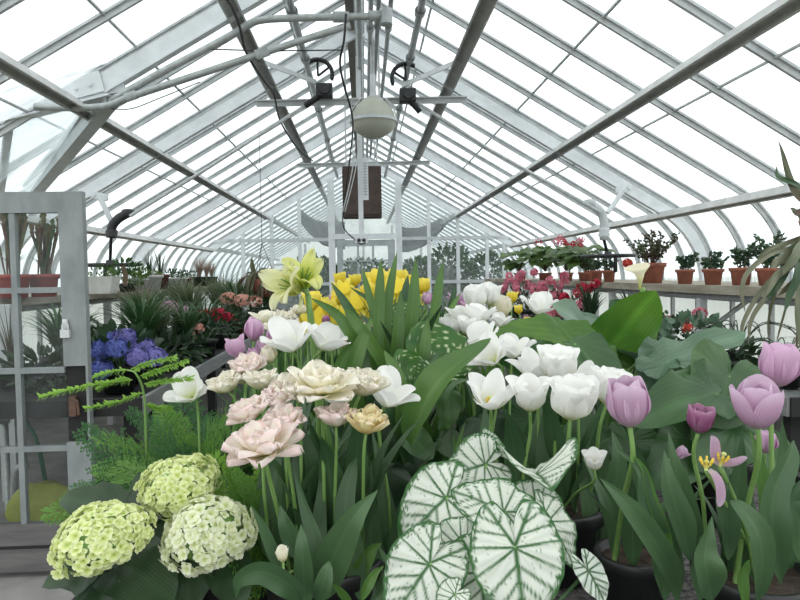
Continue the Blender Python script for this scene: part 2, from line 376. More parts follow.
def zr(x,off=0): return AP-SL*abs(x)+off/math.cos(ang0)
# glazing bars: a flat cap under the glass and a narrow rib below it
for sx in (-1,1):
    for y in barY:
        if y>YE+.1: continue
        mb=MB()
        cut=sx<0 and y<4.8
        def PF(o):
            P=prof(o,sx,Y=y,curve=not cut)
            if cut: P[1]=P[0].lerp(P[1],2.55/EX)
            return P
        P=PF(.125); sweep(mb,P,.062,.016,(0,1,0))
        P=PF(.10); sweep(mb,P,.024,.036,(0,1,0))
        struct('trim',mb,'bar')
# rafter frames: deep pale web with flange
for sx in (-1,1):
    for y in frameY+([4.89] if sx<0 else []):
        if y==3.06: continue
        mb=MB()
        if y==4.89:
            P=prof(.03,sx,Y=y,curve=False); P[1]=P[0].lerp(P[1],1.86/EX)
            k=P[1]; e=k+V((-2.5,0,-.62))
            sweep(mb,[P[0],k+V((-.06,0,-.035))],.03,.14,(0,1,0)); sweep(mb,[P[0]+V((0,0,-.08)),k+V((0,0,-.08))],.075,.012,(0,1,0))
            sweep(mb,[k+V((.12,0,.02)),e],.026,.17,(0,1,0)); sweep(mb,[k+V((.03,0,-.10)),e+V((0,0,-.10))],.10,.014,(0,1,0))
            sweep(mb,[k+V((0,0,.13)),e+V((0,0,.13))],.075,.03,(0,1,0))
            struct('trim',mb,'alu_l')
            mb=MB(); vb=V((-3.03,6.08,zr(3.03,.05)))
            beam(mb,k+V((.02,.02,-.12)),vb,.10,.10); beam(mb,k+V((.02,.02,-.05)),vb+V((0,0,.07)),.15,.02)
            struct('trim',mb,'alu')
            for q,(tx,ty,tz) in enumerate(((-3.5,6.0,.9),(-4.1,5.6,.8))):
                mb=MB(); beam(mb,k.lerp(e,.28+.3*q)+V((0,0,-.1)),(tx,ty,tz),.05,.05); struct('trim',mb,'bar')
            # side glazing of the entrance bay below the flared beam
            mb=MB(); mb.add([k,e,V((e.x,5.4,1.0)),vb],[(0,1,2,3)]); struct('window_90',mb,'glass')
            kb=MB(); # bolt plate at the kink
            beam(kb,k+V((-.02,-.03,.0)),k+V((-.50,-.03,-.125)),.012,.15,(0,0,1))
            for q in range(4): lathe(kb,[(.014,0),(.014,.014),(0,.018)],8,k+V((-.10-.1*q,-.055,-.03-.025*q)),'y')
            struct('trim',kb,'alu_l')
            mb=MB(); mb.add([k+V((0,0,.14)),e+V((0,0,.14)),e+V((0,-4,.14)),k+V((0,-4,.14))],[(0,1,2,3)])
            continue
        P=prof(.02,sx,Y=y); sweep(mb,P,.022,.12,(0,1,0))
        P=prof(-.035,sx,Y=y); sweep(mb,P,.06,.012,(0,1,0))
        e=P[-1]; box(mb,(e.x-.05*sx if sx>0 else e.x+.05-.1,y-.035,0),(e.x+.05,y+.035,e.z))
        struct('trim',mb,'alu_l')
        # ridge gusset plate
    # lap joints of the glass: thin strips along the roof
    for gx,r in ((1.63,.010),(2.42,.010),(.62,.010)):
        mb=MB(); p=V((sx*gx,0,zr(gx,.115))); box(mb,(p.x-r,-2,p.z-.006),(p.x+r,YE,p.z+.006)); struct('trim',mb,'bar')
# purlins (angle section)
for sx in (-1,1):
    for gx,w in ((.93,.105),(2.07,.085),(3.22,.08)):
        mb=MB(); p=V((sx*gx,0,zr(gx,-.02)))
        nx,nz=math.sin(ang0)*sx,math.cos(ang0)
        for (a,b,ww,hh) in ((0,0,w,.014),(-w/2*sx,-.035,.014,.075),(w/2*sx,-.02,.014,.045)):
            q=p+V((nz*a+nx*b,0,-SL*nz*a*sx*0 - (math.sin(ang0)*abs(a)*(1 if a*sx>0 else -1))+nz*b))
            beam(mb,(q.x,(6.0 if sx<0 and gx>3 else -2),q.z),(q.x,YE,q.z),ww,hh,(nx,0,nz))
        struct('trim',mb,'purl')
# ridge
mb=MB(); box(mb,(-.13,-2,AP+.0),(-.045,YE,AP+.17)); struct('trim',mb,'ridge')
mb=MB(); box(mb,(-.035,-2,AP-.02),(.035,YE,AP+.14)); box(mb,(-.05,-2,AP-.035),(.05,YE,AP-.02)); struct('trim',mb,'alu')
# wall plates under the curved eaves and wall glazing
for sx in (-1,1):
    mb=MB(); box(mb,(sx*3.67-.06,-2,1.27),(sx*3.67+.06,YE,1.35)); struct('trim',mb,'alu')
wn=[0]
def window(mb,mat):
    wn[0]+=1; return struct('window_%d'%wn[0],mb,mat,True)
bays=[2.45,3.06,4.89,6.72,8.55,10.38,12.21,14.04]
for sx in (-1,1):
    for a,b in zip(bays[:-1],bays[1:]):
        cut=sx<0 and b<5; mb=MB(); P0=prof(.137,sx,Y=a,curve=not cut); P1=prof(.137,sx,Y=b,curve=not cut)
        if cut: P0[1]=P0[0].lerp(P0[1],2.55/EX); P1[1]=P1[0].lerp(P1[1],2.55/EX)
        n=len(P0); mb.add(P0+P1,[(i,i+1,n+i+1,n+i) for i in range(n-1)]); window(mb,'glass')
        mb=MB(); x=sx*3.67; mb.add([(x,a,.45),(x,b,.45),(x,b,1.30),(x,a,1.30)],[(0,1,2,3)]); window(mb,'glass_w')
    mb=MB(); box(mb,(sx*3.67-.08,-2.43,0),(sx*3.67+.08,YE,.45)); struct('wall_left' if sx<0 else 'wall_right',mb,'floor')
    k=0
    y=1.84
    while y<14:
        mb=MB(); box(mb,(sx*3.62-.02,y-.015,.4),(sx*3.62+.02,y+.015,1.3)); struct('trim',mb,'alu'); y+=.61
mb=MB(); mb.add([(-3.8,-4,0),(3.8,-4,0),(3.8,24,0),(-3.8,24,0)],[(0,1,2,3)]); struct('floor',mb,'floor')
mb=MB(); mb.add([(-90,-60,-.03),(90,-60,-.03),(90,120,-.03),(-90,120,-.03)],[(0,1,2,3)]); struct('ground',mb,'ground')
# ---------------------------------------------------------------- gable wall at the far end
def xat(px,Y=YE,z=2): return at(px,250,Y).x
posts=[224,243,272,300]; 
def post(x,w,d,z0,z1,mat='alu_l',y=YE):
    mb=MB(); box(mb,(x-w/2,y-d/2,z0),(x+w/2,y+d/2,z1)); struct('trim',mb,mat)
for px in (243,272,300,429,458,487,504):
    x=xat(px); post(x,.075,.06,0,(zr(x,0) if abs(x)<EX else 1.6))
for px in (332,399): x=xat(px); post(x,.14,.09,0,zr(x,0))
for z,a,b in ((at(300,240,YE).z,-3.3,xat(332)),(at(450,238,YE).z,xat(399),3.3),(1.32,-3.6,xat(332)),(1.32,xat(399),3.6)):
    mb=MB(); box(mb,(a,YE-.04,z-.035),(b,YE+.04,z+.035)); struct('trim',mb,'alu')
zt=at(365,238,YE).z
mb=MB(); box(mb,(xat(332),YE-.05,zt-.02),(xat(399),YE+.05,zt+.09)); struct('trim',mb,'alu_l')
for a,b in ((-3.62,xat(332)),(xat(399),3.62)):
    mb=MB(); box(mb,(a,YE-.06,0),(b,YE+.06,.6)); struct('wall_back',mb,'door_w')
    mb=MB(); P=[(a,YE,.6),(b,YE,.6)]
    g=[(x,YE,(zr(x,.1) if abs(x)<EX else zr(EX,.1)-(abs(x)-EX)*1.6)) for x in ([b,b-(b-a)*.33,b-(b-a)*.66,(EX if a>0 else -EX) ,a] if a<0 else [b,EX,b-(b-a)*.5,a])]
    mb.add(P+g,[tuple(range(len(P)+len(g)))]); window(mb,'glass_e')
mb=MB(); a,b=xat(332),xat(399); mb.add([(a,YE,zt+.05),(b,YE,zt+.05),(b,YE,zr(b,.1)),(0,YE,zr(0,.1)),(a,YE,zr(a,.1))],[(0,1,2,3,4)]); window(mb,'glass_e')
# far door
a,b=xat(337),xat(395)
mb=MB(); zb=zt-.04; g0,g1=xat(343),xat(388)
box(mb,(a,YE-.03,0),(g0,YE+.03,zb)); box(mb,(g1,YE-.03,0),(b,YE+.03,zb)); box(mb,(g0,YE-.03,at(365,246,YE).z),(g1,YE+.03,zb)); box(mb,(g0,YE-.03,0),(g1,YE+.03,.55))
d=obj('door_1',mb,'door_w',smooth=False); d['kind']='structure'
mb=MB()
for k in (1,2): x=g0+(g1-g0)*k/3; box(mb,(x-.022,YE-.02,.55),(x+.022,YE+.02,at(365,246,YE).z))
for z in (.95,1.38,1.81): box(mb,(g0,YE-.02,z-.02),(g1,YE+.02,z+.02))
obj('muntin',mb,'door_w',d,False)
mb=MB(); mb.add([(g0,YE,.55),(g1,YE,.55),(g1,YE,at(365,246,YE).z),(g0,YE,at(365,246,YE).z)],[(0,1,2,3)]); obj('pane',mb,'glass_e',d,False)
mb=MB(); tube(mb,[(a+.07,YE-.04,1.25),(a+.07,YE-.09,1.25),(a+.07,YE-.09,1.1),(a+.07,YE-.04,1.1)],.014); obj('handle',mb,'black',d)
# ---------------------------------------------------------------- the next glasshouse seen through the gable
for sx in (-1,1):
    for k in range(14):
        y=14.7+k*.75; mb=MB(); sweep(mb,prof(.10,sx,Y=y),.06,.05,(0,1,0)); struct('trim',mb,'bar')
    for gx in (.93,2.07,3.22):
        mb=MB(); z=zr(gx,0); box(mb,(sx*gx-.045,YE+.1,z-.04),(sx*gx+.045,24.5,z+.04)); struct('trim',mb,'purl')
    mb=MB(); P0=prof(.137,sx,Y=YE+.05); P1=prof(.137,sx,Y=24.5); n=len(P0); mb.add(P0+P1,[(i,i+1,n+i+1,n+i) for i in range(n-1)]); window(mb,'glass')
    mb=MB(); x=sx*3.67; mb.add([(x,YE,0),(x,24.5,0),(x,24.5,1.3),(x,YE,1.3)],[(0,1,2,3)]); window(mb,'glass_w')
mb=MB(); mb.add([(-3.67,24.5,0),(3.67,24.5,0),(3.67,24.5,1.4),(3.22,24.5,2.2),(0,24.5,4.1),(-3.22,24.5,2.2),(-3.67,24.5,1.4)],[tuple(range(7))]); window(mb,'glass_w')
mb=MB(); box(mb,(-3.67,24.3,0),(3.67,24.36,1.75)); struct('wall_back',mb,'bench')
for x in (-2.2,-1.1,0,1.1,2.2): post(x,.08,.08,0,zr(x,0),'alu',24.4)
mb=MB(); box(mb,(-3.6,24.3,1.9),(3.6,24.4,1.98)); struct('trim',mb,'alu')
def shade(name,pts,label):
    mb=MB(); n=14; vs=[];fs=[]
    for i in range(n+1):
        t=i/n
        for j in range(7):
            s=j/6; a=V(pts[0]).lerp(V(pts[1]),t); b=V(pts[2]).lerp(V(pts[3]),t); p=a.lerp(b,s); p.z-=.35*math.sin(PI*s)*(.5+.5*math.sin(PI*t))+.04*math.sin(t*19+j); vs.append(p)
    for i in range(n):
        for j in range(6): a=i*7+j; fs.append((a,a+1,a+8,a+7))
    mb.add(vs,fs); o=obj(name,mb,'cloth'); tag(o,label,'shade cloth')
shade('shade_cloth',[at(297,206,15.6),at(300,222,15.0),at(345,222,17.5),at(345,250,15.2)],'grey shade cloth sagging behind the gable glass left of the far door')
shade('shade_cloth',[at(398,226,15.6),at(400,252,15.0),at(455,210,17.5),at(448,222,15.2)],'grey shade cloth sagging behind the gable glass right of the far door')
# ---------------------------------------------------------------- vent gear, pipes, lamp
def gear_side(sx,label):
    t=thing('vent_gear',label,'vent gear',(sx*2.62,6.62,1.6),'vent gears on the rafters')
    P=lambda px,py: at(px,py,6.62)-t.location
    if sx>0: br=[(624,189),(612,207),(607,213)]; g=[(590,203),(600,211),(604,222),(604,240)]; hub=(608,256); rod0=(600,214)
    else: br=[(99,196),(106,210),(111,221)]; g=[(128,213),(118,219),(112,227),(111,238)]; hub=(110,265); rod0=(122,217)
    mb=MB(); q=[P(*x) for x in br]; tube(mb,q,.026,8); 
    for o_ in (-.06,.06): lathe(mb,[(.03,-.012),(.03,.012)],10,q[0]+V((o_,0,.02*sx*o_/.06)),'y')
    beam(mb,q[0]+V((-.08,.01,-.02*sx)),q[0]+V((.08,.01,.02*sx)),.02,.07); obj('bracket',mb,'alu_l',t,False)
    mb=MB(); q=[P(*x) for x in g]; tube(mb,q,.045,12,12); 
    for s_ in (.45,.7): 
        c=q[2].lerp(q[3],s_); lathe(mb,[(.055,-.02),(.06,0),(.055,.02)],12,c)
    lathe(mb,[(.03,0),(.06,.01),(.06,.07),(.03,.08)],12,q[0]+V((0,0,-.04)))
    obj('gear_housing',mb,'black' if sx<0 else 'alu',t)
    h=P(*hub); mb=MB(); tube(mb,[q[3],h],.016,8); obj('shaft',mb,'black',t)
    mb=MB(); ring=[h+V((.27*math.cos(a*PI/12),.27*math.sin(a*PI/12),0)) for a in range(25)]; tube(mb,ring,.017,8)
    for a in range(5): tube(mb,[h,h+V((.26*math.cos(a*2*PI/5+.2),.26*math.sin(a*2*PI/5+.2),0))],.011,6)
    lathe(mb,[(.035,-.03),(.045,0),(.035,.05),(0,.05)],12,h); obj('handwheel',mb,'black',t)
    mb=MB(); hx=h+V((-.02*sx+.03*(sx<0),-.25,0)); tube(mb,[hx,hx+V((0,0,-.05)),hx+V((0,0,-.17))],.02,8); obj('crank_handle',mb,'black',t)
    return rod0
gear_side(-1,'black handwheel vent gear hanging from the left rafter above the white planter boxes')
gear_side(1,'grey and black handwheel vent gear hanging from the right rafter above the potted begonias')
Yg=6.5
def ridge_gear(sx,label):
    c=at(325 if sx<0 else 408,91 if sx<0 else 96,Yg); t=thing('ridge_gearbox',label,'gearbox',c,'gearboxes on the ridge shafts')
    P=lambda px,py: at(px,py,Yg)-c
    mb=MB(); box(mb,(-.085,-.07,-.06),(.075,.07,.06)); lathe(mb,[(.05,-.10),(.055,-.08),(.055,.08),(.05,.10)],12,(0,0,.0),'y'); obj('housing',mb,'black',t,False)
    q=P(316,78) if sx<0 else P(417,82); mb=MB()
    arc=[]
    ccx=P(318,76) if sx<0 else P(406,80)
    for i in range(13):
        a=R(125-140*i/12) if sx<0 else R(60+140*i/12)
        arc.append(ccx+V((.145*math.cos(a),-.05,.145*math.sin(a))))
    tube(mb,arc,.021,8)
    for i in range(0,13): box(mb,arc[i]-V((.014,.03,.014)),arc[i]+V((.014,.03,.014)))
    tube(mb,[ccx,arc[3]],.012,6); tube(mb,[ccx,arc[8]],.012,6)
    obj('toothed_quadrant',mb,'black',t)
    mb=MB(); beam(mb,P(316,82) if sx<0 else P(403,85),V((sx*.915,5.92,zr(.93)-.02))-c,.012,.045);
    obj('strut',mb,'alu_l',t,False)
    mb=MB(); tube(mb,[(sx*-.02,0,0),P(305,106) if sx<0 else P(420,112)],.03,8); obj('shaft_sleeve',mb,'black',t)
ridge_gear(-1,'black gearbox with toothed quadrant on the ridge shaft left of the lamp')
ridge_gear(1,'black gearbox with toothed quadrant on the ridge shaft right of the lamp')
def pipe(name,label,cat_,pts,r,mat='pipe',seg=None,fit=(),group=None,n=10):
    mb=MB(); tube(mb,pts,r,n,seg); o=obj(name,mb,mat); tag(o,label,cat_,group)
    for p,rr,ln,d in fit:
        f=MB(); d=V(d).normalized(); tube(f,[V(p)-d*ln/2,V(p)+d*ln/2],rr,10); obj('fitting',f,mat,o)
    return o
pipe('vent_rod','long thin drive rod from the left handwheel gear up to the ridge','rod',[at(130,216,6.5),at(200,173,6.5),at(322,95,6.5)],.017,'pipe_l')
pipe('vent_rod','long thin drive rod from the right handwheel gear up to the ridge','rod',[at(600,212,6.5),at(487,148,6.5),at(410,98,6.5)],.017,'pipe_l')
for sx in (-1,1):
    x,z=(-.525,3.59) if sx<0 else (.49,3.60)
    pipe('vent_shaft','straight vent shaft running lengthwise under the %s roof slope beside the ridge'%('left' if sx<0 else 'right'),'shaft',[(x,0,z),(x,13.8,z)],.030,'pipe_l' if 0 else 'pipe',None,
         [((x,y,z),.045,.07,(0,1,0)) for y in (3.9,5.2,6.3,8.2,10,12)])
for k,(x,z,lb) in enumerate(((.10,3.77,'nearest the ridge post'),(.17,3.80,'in the middle of the three right of the ridge'),(.27,3.78,'farthest right of the three beside the ridge'))):
    pipe('overhead_pipe','grey lengthwise overhead pipe, '+lb,'pipe',[(x,0,z),(x,6.2+k*.05,z)]+([(x,12.5,z)]),.022,'pipe',None,[((x,4.3,z),.034,.09,(0,1,0)),((x,6.0,z),.034,.09,(0,1,0))])
pipe('overhead_pipe','pale pipe running right under the ridge beside the brown board','pipe',[(.0,0,3.86),(.0,13,3.86)],.035,'pipe_l')
Y1=4.8
pipe('bent_conduit','long bent grey conduit rising from the flared beam to the ridge, the lower of two','conduit',[at(35,107,Y1),at(100,107,Y1),at(130,97,Y1),at(200,74,Y1),at(260,54,Y1),at(350,25,Y1)],.026,'pipe',24,[(at(262,53,Y1),.036,.10,at(262,53,Y1)-at(200,74,Y1)),(at(131,96,Y1),.034,.08,at(200,74,Y1)-at(131,96,Y1))])
pipe('bent_conduit','bent grey conduit ending level under the ridge, the upper of two','conduit',[at(110,101,Y1+.1),at(160,73,Y1),at(200,52,Y1),at(235,33,Y1),at(257,21,Y1),at(300,18,Y1),at(386,16,Y1)],.026,'pipe',30,[(at(341,17,Y1),.04,.12,(1,0,0)),(at(376,16,Y1),.04,.10,(1,0,0)),(at(386,17,Y1),.05,.11,(0,0,1))])
pipe('black_cable','black cable drooping along the left upper purlin','cable',[at(220,-8,3.6),at(231,5,3.9),at(240,28,4.4),at(246,52,4.9),at(262,78,5.4),at(274,95,6.2),at(279,118,7),at(290,138,7.6),at(301,152,8.2),at(313,161,9)],.010,'cable',40,n=6)
pipe('black_cable','thin dark cable hanging beside the brown ridge board','cable',[at(346,14,4.5),at(344,40,4.5),at(340,62,4.6),at(344,85,4.7),at(352,115,5.2),at(352,140,6.5),at(346,190,7.3),at(343,225,7.4),at(356,241,7.4)],.008,'cable',40,n=6)
pipe('steel_wire','thin steel wire stretched between the conduits near the ridge','wire',[at(200,49,4.8),at(270,51,4.8),at(343,50,4.8)],.005,'cable',None,n=5)
pipe('steel_wire','thin sagging wire under the left roof glass','wire',[at(104,108,4.9),at(130,109,4.9),at(160,98,4.9),at(200,82,4.9)],.004,'cable',14,n=5)
for (a,b,yy,lb) in (((256,101),(467,97),6.6,'nearer level angle bar crossing below the ridge at the lamp'),((297,164),(430,161),10.3,'farther level angle bar crossing below the ridge')):
    mb=MB(); p,q=at(*a,yy),at(*b,yy); beam(mb,p,q,.05,.012); beam(mb,p+V((0,.02,-.03)),q+V((0,.02,-.03)),.01,.05); o=obj('cross_bar',mb,'alu',None,False); tag(o,lb,'crossbar')
    for f in (.42,.58):
        s=p.lerp(q,f); m2=MB(); beam(m2,s,V((s.x,s.y,zr(s.x,-.02))),.02,.02,(0,1,0)); obj('hanger',m2,'alu',o,False)
# lamp
c=at(373.5,121,6.35); t=thing('ridge_lamp','round frosted glass lamp with metal band hanging at the ridge','lamp',c)
rr=.222
mb=MB(); lathe(mb,[(rr,.0),(rr*.97,-.05),(rr*.80,-.10),(rr*.5,-.145),(rr*.2,-.172),(.0,-.178)],32); obj('lower_globe',mb,'opal',t)
mb=MB(); lathe(mb,[(rr*.97,.0),(rr*.93,.07),(rr*.78,.13),(rr*.52,.185),(.08,.215),(0,.22)],32); obj('upper_globe',mb,'opal',t)
mb=MB(); lathe(mb,[(rr*.95,-.018),(rr*1.05,-.018),(rr*1.05,.014),(rr*.95,.014)],32); obj('band',mb,'alu',t,False)
mb=MB(); lathe(mb,[(.075,.19),(.075,.225),(.035,.24),(.028,.30),(.028,.45)],16); 
for sx in (-1,1):
    tube(mb,[(sx*rr*1.04,0,0),(sx*rr*.9,0,.12),(sx*.12,0,.22)],.007,6,8)
obj('mount',mb,'alu',t)
m2=MB(); tube(m2,[(0,0,.44),(0,0,AP-c.z-.0)],.02,8); obj('stem',m2,'pipe',t)
# heater panel, thermometer post
yp=8.6; a=at(343,217,yp); b=at(381,166,yp)
t=thing('hanging_heater','dark brown box heater hanging at the ridge behind the white post','heater',((a.x+b.x)/2,yp,a.z)); w=(b.x-a.x)/2; h=b.z-a.z
mb=MB(); box(mb,(-w,-.0,0),(w,.35,h)); box(mb,(-w*.93,-.02,.03),(w*.93,0,h*.88)); obj('casing',mb,'panel',t,False)
mb=MB(); box(mb,(-w*.8,-.01,h),(w*.9,.3,h+.04)); 
for sx in (-1,1): beam(mb,(sx*w*.8,.15,h),(sx*w*.8,.15,zr(w)-a.z),.02,.02,(0,1,0))
obj('hanger',mb,'alu',t,False)
yp=7.4; a=at(361.5,243,yp)
t=thing('hanging_post','pale square post hanging from the ridge in front of the brown heater','post',(a.x,yp,a.z))
mb=MB(); box(mb,(-.028,-.028,0),(.028,.028,AP-a.z)); obj('post',mb,'alu_l',t,False)
mb=MB(); box(mb,(-.055,-.05,-.02),(.055,.04,.085)); box(mb,(-.075,-.02,0),(.075,.0,.05)); obj('sensor_body',mb,'alu_l',t,False)
mb=MB()
for sx in (-1,1): lathe(mb,[(.0,-.055),(.022,-.055),(.022,-.05)],12,(sx*.028,0,.03),'y')
tube(mb,[(-.05,-.05,.0),(0,-.055,-.015),(.05,-.05,0)],.008,6); obj('knobs',mb,'black',t)
yq=7.33; a=at(363,200,yq); b=at(369,158,yq); c0=(a+b)/2
t=thing('wall_thermometer','tall white thermometer with red column on the hanging post','thermometer',(a.x+.03,yq,a.z))
mb=MB(); box(mb,(-.035,-.012,0),(.035,.012,b.z-a.z)); obj('plate',mb,'alu_l',t,False)
mb=MB(); tube(mb,[(0,-.018,.05),(0,-.018,b.z-a.z-.05)],.005,6); obj('tube',mb,'pipe',t)
mb=MB(); 
for k in range(12): 
    z=.06+k*.032; box(mb,(-.024,-.0135,z),(-.008,-.0122,z+.004)); box(mb,(.008,-.0135,z),(.024,-.0122,z+.004))
obj('scale_marks',mb,'black',t,False)
for k,(x0,x1) in enumerate(((352,343),(355,345))):
    pipe('pull_string','thin cord hanging in front of the left edge of the brown heater','cord',[at(x0+4,140,7.3),at(x0,172,7.3),at(x1,212,7.3)],.006,'alu',8,n=5,group='cords beside the heater')
# ---------------------------------------------------------------- shelves and benches
def shelf(sx,y0,y1,label):
    x0,x1=(2.60,3.60) if sx>0 else (-3.60,-2.57)
    t=thing('plant_shelf',label,'shelf',(sx*3.1,y0,0)); X=sx*3.1
    mb=MB(); box(mb,(x0-X,0,1.335),(x1-X,y1-y0,1.375)); xf=(x0 if sx>0 else x1)-X; box(mb,(xf-.012,0,1.315),(xf+.012,y1-y0,1.378)); obj('board',mb,'shelf',t,False)
    mb=MB(); tube(mb,[(xf+.07*sx,0,1.285),(xf+.07*sx,y1-y0,1.285)],.024,10); obj('pipe_rail',mb,'pipe',t)
    y=.9
    while y<y1-y0:
        mb=MB(); box(mb,(xf+.07*sx-.03,y-.03,0),(xf+.07*sx+.03,y+.03,1.27)); obj('leg',mb,'alu',t,False)
        mb=MB(); beam(mb,(xf+.07*sx,y,.98),(xf+.5*sx,y,1.28),.03,.03); obj('brace',mb,'pipe',t,False); y+=1.83
shelf(1,2.2,YE-.3,'weathered plank shelf along the right glass wall holding terracotta pots')
shelf(-1,4.0,YE-.3,'weathered plank shelf along the left glass wall holding white planters')
def bench(name,label,x0,x1,y0,y1,z,mat='bench',leg=True,gr=False,edge='bench'):
    t=thing(name,label,'bench',((x0+x1)/2,y0,0)); w=(x1-x0)/2; L_=y1-y0
    mb=MB(); box(mb,(-w+.02,.02,z-.05),(w-.02,L_-.02,z-.01)); obj('top',mb,mat,t,False)
    for sx in (-1,1): mb=MB(); box(mb,(sx*w-.014,0,z-.055),(sx*w+.014,L_,z+.035)); obj('edge_board',mb,edge,t,False)
    mb=MB(); box(mb,(-w,-.014,z-.055),(w,.014,z+.035)); obj('end_board',mb,'dark' if not gr else edge,t,False)
    y=.12
    while y<L_:
        for sx in (-1,1): mb=MB(); box(mb,(sx*(w-.1)-.03,y-.03,0),(sx*(w-.1)+.03,y+.03,z-.05)); obj('leg',mb,'dark',t,False)
        y+=1.8
    return t
bench('side_bench','long dark side bench with pale grey edge board left of the aisle',-2.45,-1.16,3.36,12.5,.85,'dark',edge='bench')
bench('side_bench','long grey slatted side bench right of the centre bed',2.0,2.6,2.9,12.5,.85,'bench')
bench('centre_bench','dark gravel topped centre bench full of spring bulbs',-.56,1.28,.55,12.2,.85,'gravel',gr=True,edge='dark')
# cloth hanging down the centre bench
# ---------------------------------------------------------------- foreground door leaf
YD=3.3
xl,xr=-2.31,at(91,400,YD).x; zt=at(60,192,YD).z; zb0=.03
t=thing('open_door','open grey paned door leaf with peeling paint at the left edge','door',(xr,YD,0))
def XX(px,py=400): return at(px,py,YD).x-xr
def ZZ(py): return at(50,py,YD).z
w=.044
mb=MB(); sw=.118
gz=[ZZ(522),ZZ(448),ZZ(370),ZZ(290),ZZ(213)]
# lock stile with the missing lock pocket between two heights
h0,h1=ZZ(442),ZZ(366)
box(mb,(-sw,-w/2,zb0),(0,w/2,h0)); box(mb,(-sw,-w/2,h1),(0,w/2,zt)); box(mb,(-sw,.012,h0),(-.008,w/2,h1)); box(mb,(-.012,-w/2,h0),(0,w/2,h1))
obj('lock_stile',mb,'door',t,False)
X0=xl-xr
mb=MB(); box(mb,(X0,-w/2,zb0),(X0+sw,w/2,zt)); obj('hinge_stile',mb,'door',t,False)
mb=MB(); box(mb,(X0+sw,-w/2,gz[4]),(-sw,w/2,zt)); obj('top_rail',mb,'door',t,False)
mb=MB(); box(mb,(X0+sw,-w/2,zb0),(-sw,w/2,gz[0])); obj('bottom_rail',mb,'sill',t,False)
mb=MB(); box(mb,(X0+.01,-w/2-.004,zb0+.12),(-.012,-w/2+.002,zb0+.135)); obj('weather_groove',mb,'dark',t,False)
mb=MB(); pw=(-sw-(X0+sw))/3
for k in (1,2): x=X0+sw+pw*k; box(mb,(x-.014,-.016,gz[0]),(x+.014,.016,gz[4]))
for k in (1,2,3): box(mb,(X0+sw,-.0148,gz[k]-.014),(-sw,.0148,gz[k]+.014))
obj('muntins',mb,'door',t,False)
for i in range(3):
    for j in range(4):
        mb=MB(); x=X0+sw+pw*i; mb.add([(x,0,gz[j]),(x+pw,0,gz[j]),(x+pw,0,gz[j+1]),(x,0,gz[j+1])],[(0,1,2,3)]); obj('pane',mb,'glass_d',t,False)
mb=MB(); box(mb,(-sw+.002,.0,h0+.002),(-.014,.011,h1-.002)); obj('lock_pocket',mb,'dark',t,False)
mb=MB(); zz=(h0+h1)/2; box(mb,(-sw+.02,-.03,zz-.06),(-sw+.055,.0,zz+.04)); tube(mb,[(-sw+.04,-.03,zz+.03),(-sw+.07,-.045,zz+.02),(-sw+.075,-.045,zz-.05)],.007,6); obj('latch',mb,'brass',t,False)
# padlock with hasp
p=V((XX(71),-w/2-.012,ZZ(333)))
mb=MB(); box(mb,p+V((-.022,-.01,-.022)),p+V((.022,.01,.018))); lk=obj('padlock',mb,'alu',t,False)
mb=MB(); tube(mb,[p+V((-.014,0,.018)),p+V((-.014,0,.04)),p+V((0,0,.055)),p+V((.014,0,.04)),p+V((.014,0,.018))],.004,8,12); box(mb,p+V((-.012,-.002,.02)),p+V((.012,.008,.07))); obj('hasp',mb,'alu',lk)
# things seen through the door
mb=MB(); c=at(4,402,4.3); t=thing('garden_tap','red handled garden tap behind the glass of the open door','tap',(c.x,c.y,0))
mb=MB(); tube(mb,[(0,0,0),(0,0,c.z-.1)],.02,8); tube(mb,[(0,0,c.z-.12),(0,-.08,c.z-.12),(0,-.1,c.z-.17)],.016,8); lathe(mb,[(.03,-.14),(.035,-.1),(.02,-.05),(.01,-.0)],12,(0,0,c.z)); obj('pipe',mb,'pipe',t)
mb=MB(); tube(mb,[(.05*math.cos(a*PI/8),.0,c.z+.0+.035*math.sin(a*PI/8)) for a in range(17)],.012,8); tube(mb,[(-.05,0,c.z),(.05,0,c.z)],.008,6); obj('handle',mb,'red',t)
mb=MB(); p0=at(6,415,4.3); tube(mb,[p0,at(14,410,4.3),at(28,425,4.35),at(38,445,4.4),at(52,500,4.5),at(80,520,4.6)],.014,8,30); o=obj('hose',mb,'hose'); tag(o,'green garden hose hanging from the red handled tap','hose')
mb=MB(); tube(mb,[at(14,515,4.2),at(14,480,4.2),at(18,468,4.2),at(28,465,4.2)],.022,8,14); o=obj('bent_pipe',mb,'pipe'); tag(o,'bent grey pipe standing behind the lowest door pane','pipe')
c=at(46,522,3.95); c.z=0; mb=MB(); n=20;vs=[];fs=[]
for i in range(11):
    v=i/10; 
    for k in range(n):
        a=2*PI*k/n; s=(1-(2*abs(v-.45))**3*.5)*(1 if v<1 else .0); s=max(s,.0) if 0<i<10 else .35*(i>0)+.6*(i==0)
        vs.append(((.22*s+.012*math.sin(a*5+i))*math.cos(a),.13*s*math.sin(a),.27*v+.01*math.sin(a*3+i)))
for i in range(10):
    for k in range(n): fs.append((i*n+k,i*n+(k+1)%n,i*n+n+(k+1)%n,i*n+n+k))
fs.append(tuple(range(n))); fs.append(tuple(range(10*n,11*n))); mb.add(vs,fs); o=obj('yellow_sack',mb,'yellow_bag',None,True,c); tag(o,'yellow green sack standing on the floor behind the door glass','sack')
pp=at(8,350,4.5); mb=MB(); box(mb,(-.05,-.05,0),(.05,.05,1.34)); o=obj('steel_post',mb,'alu',None,False,(pp.x,4.5,0)); tag(o,'grey steel post under the shelf behind the open door','post')
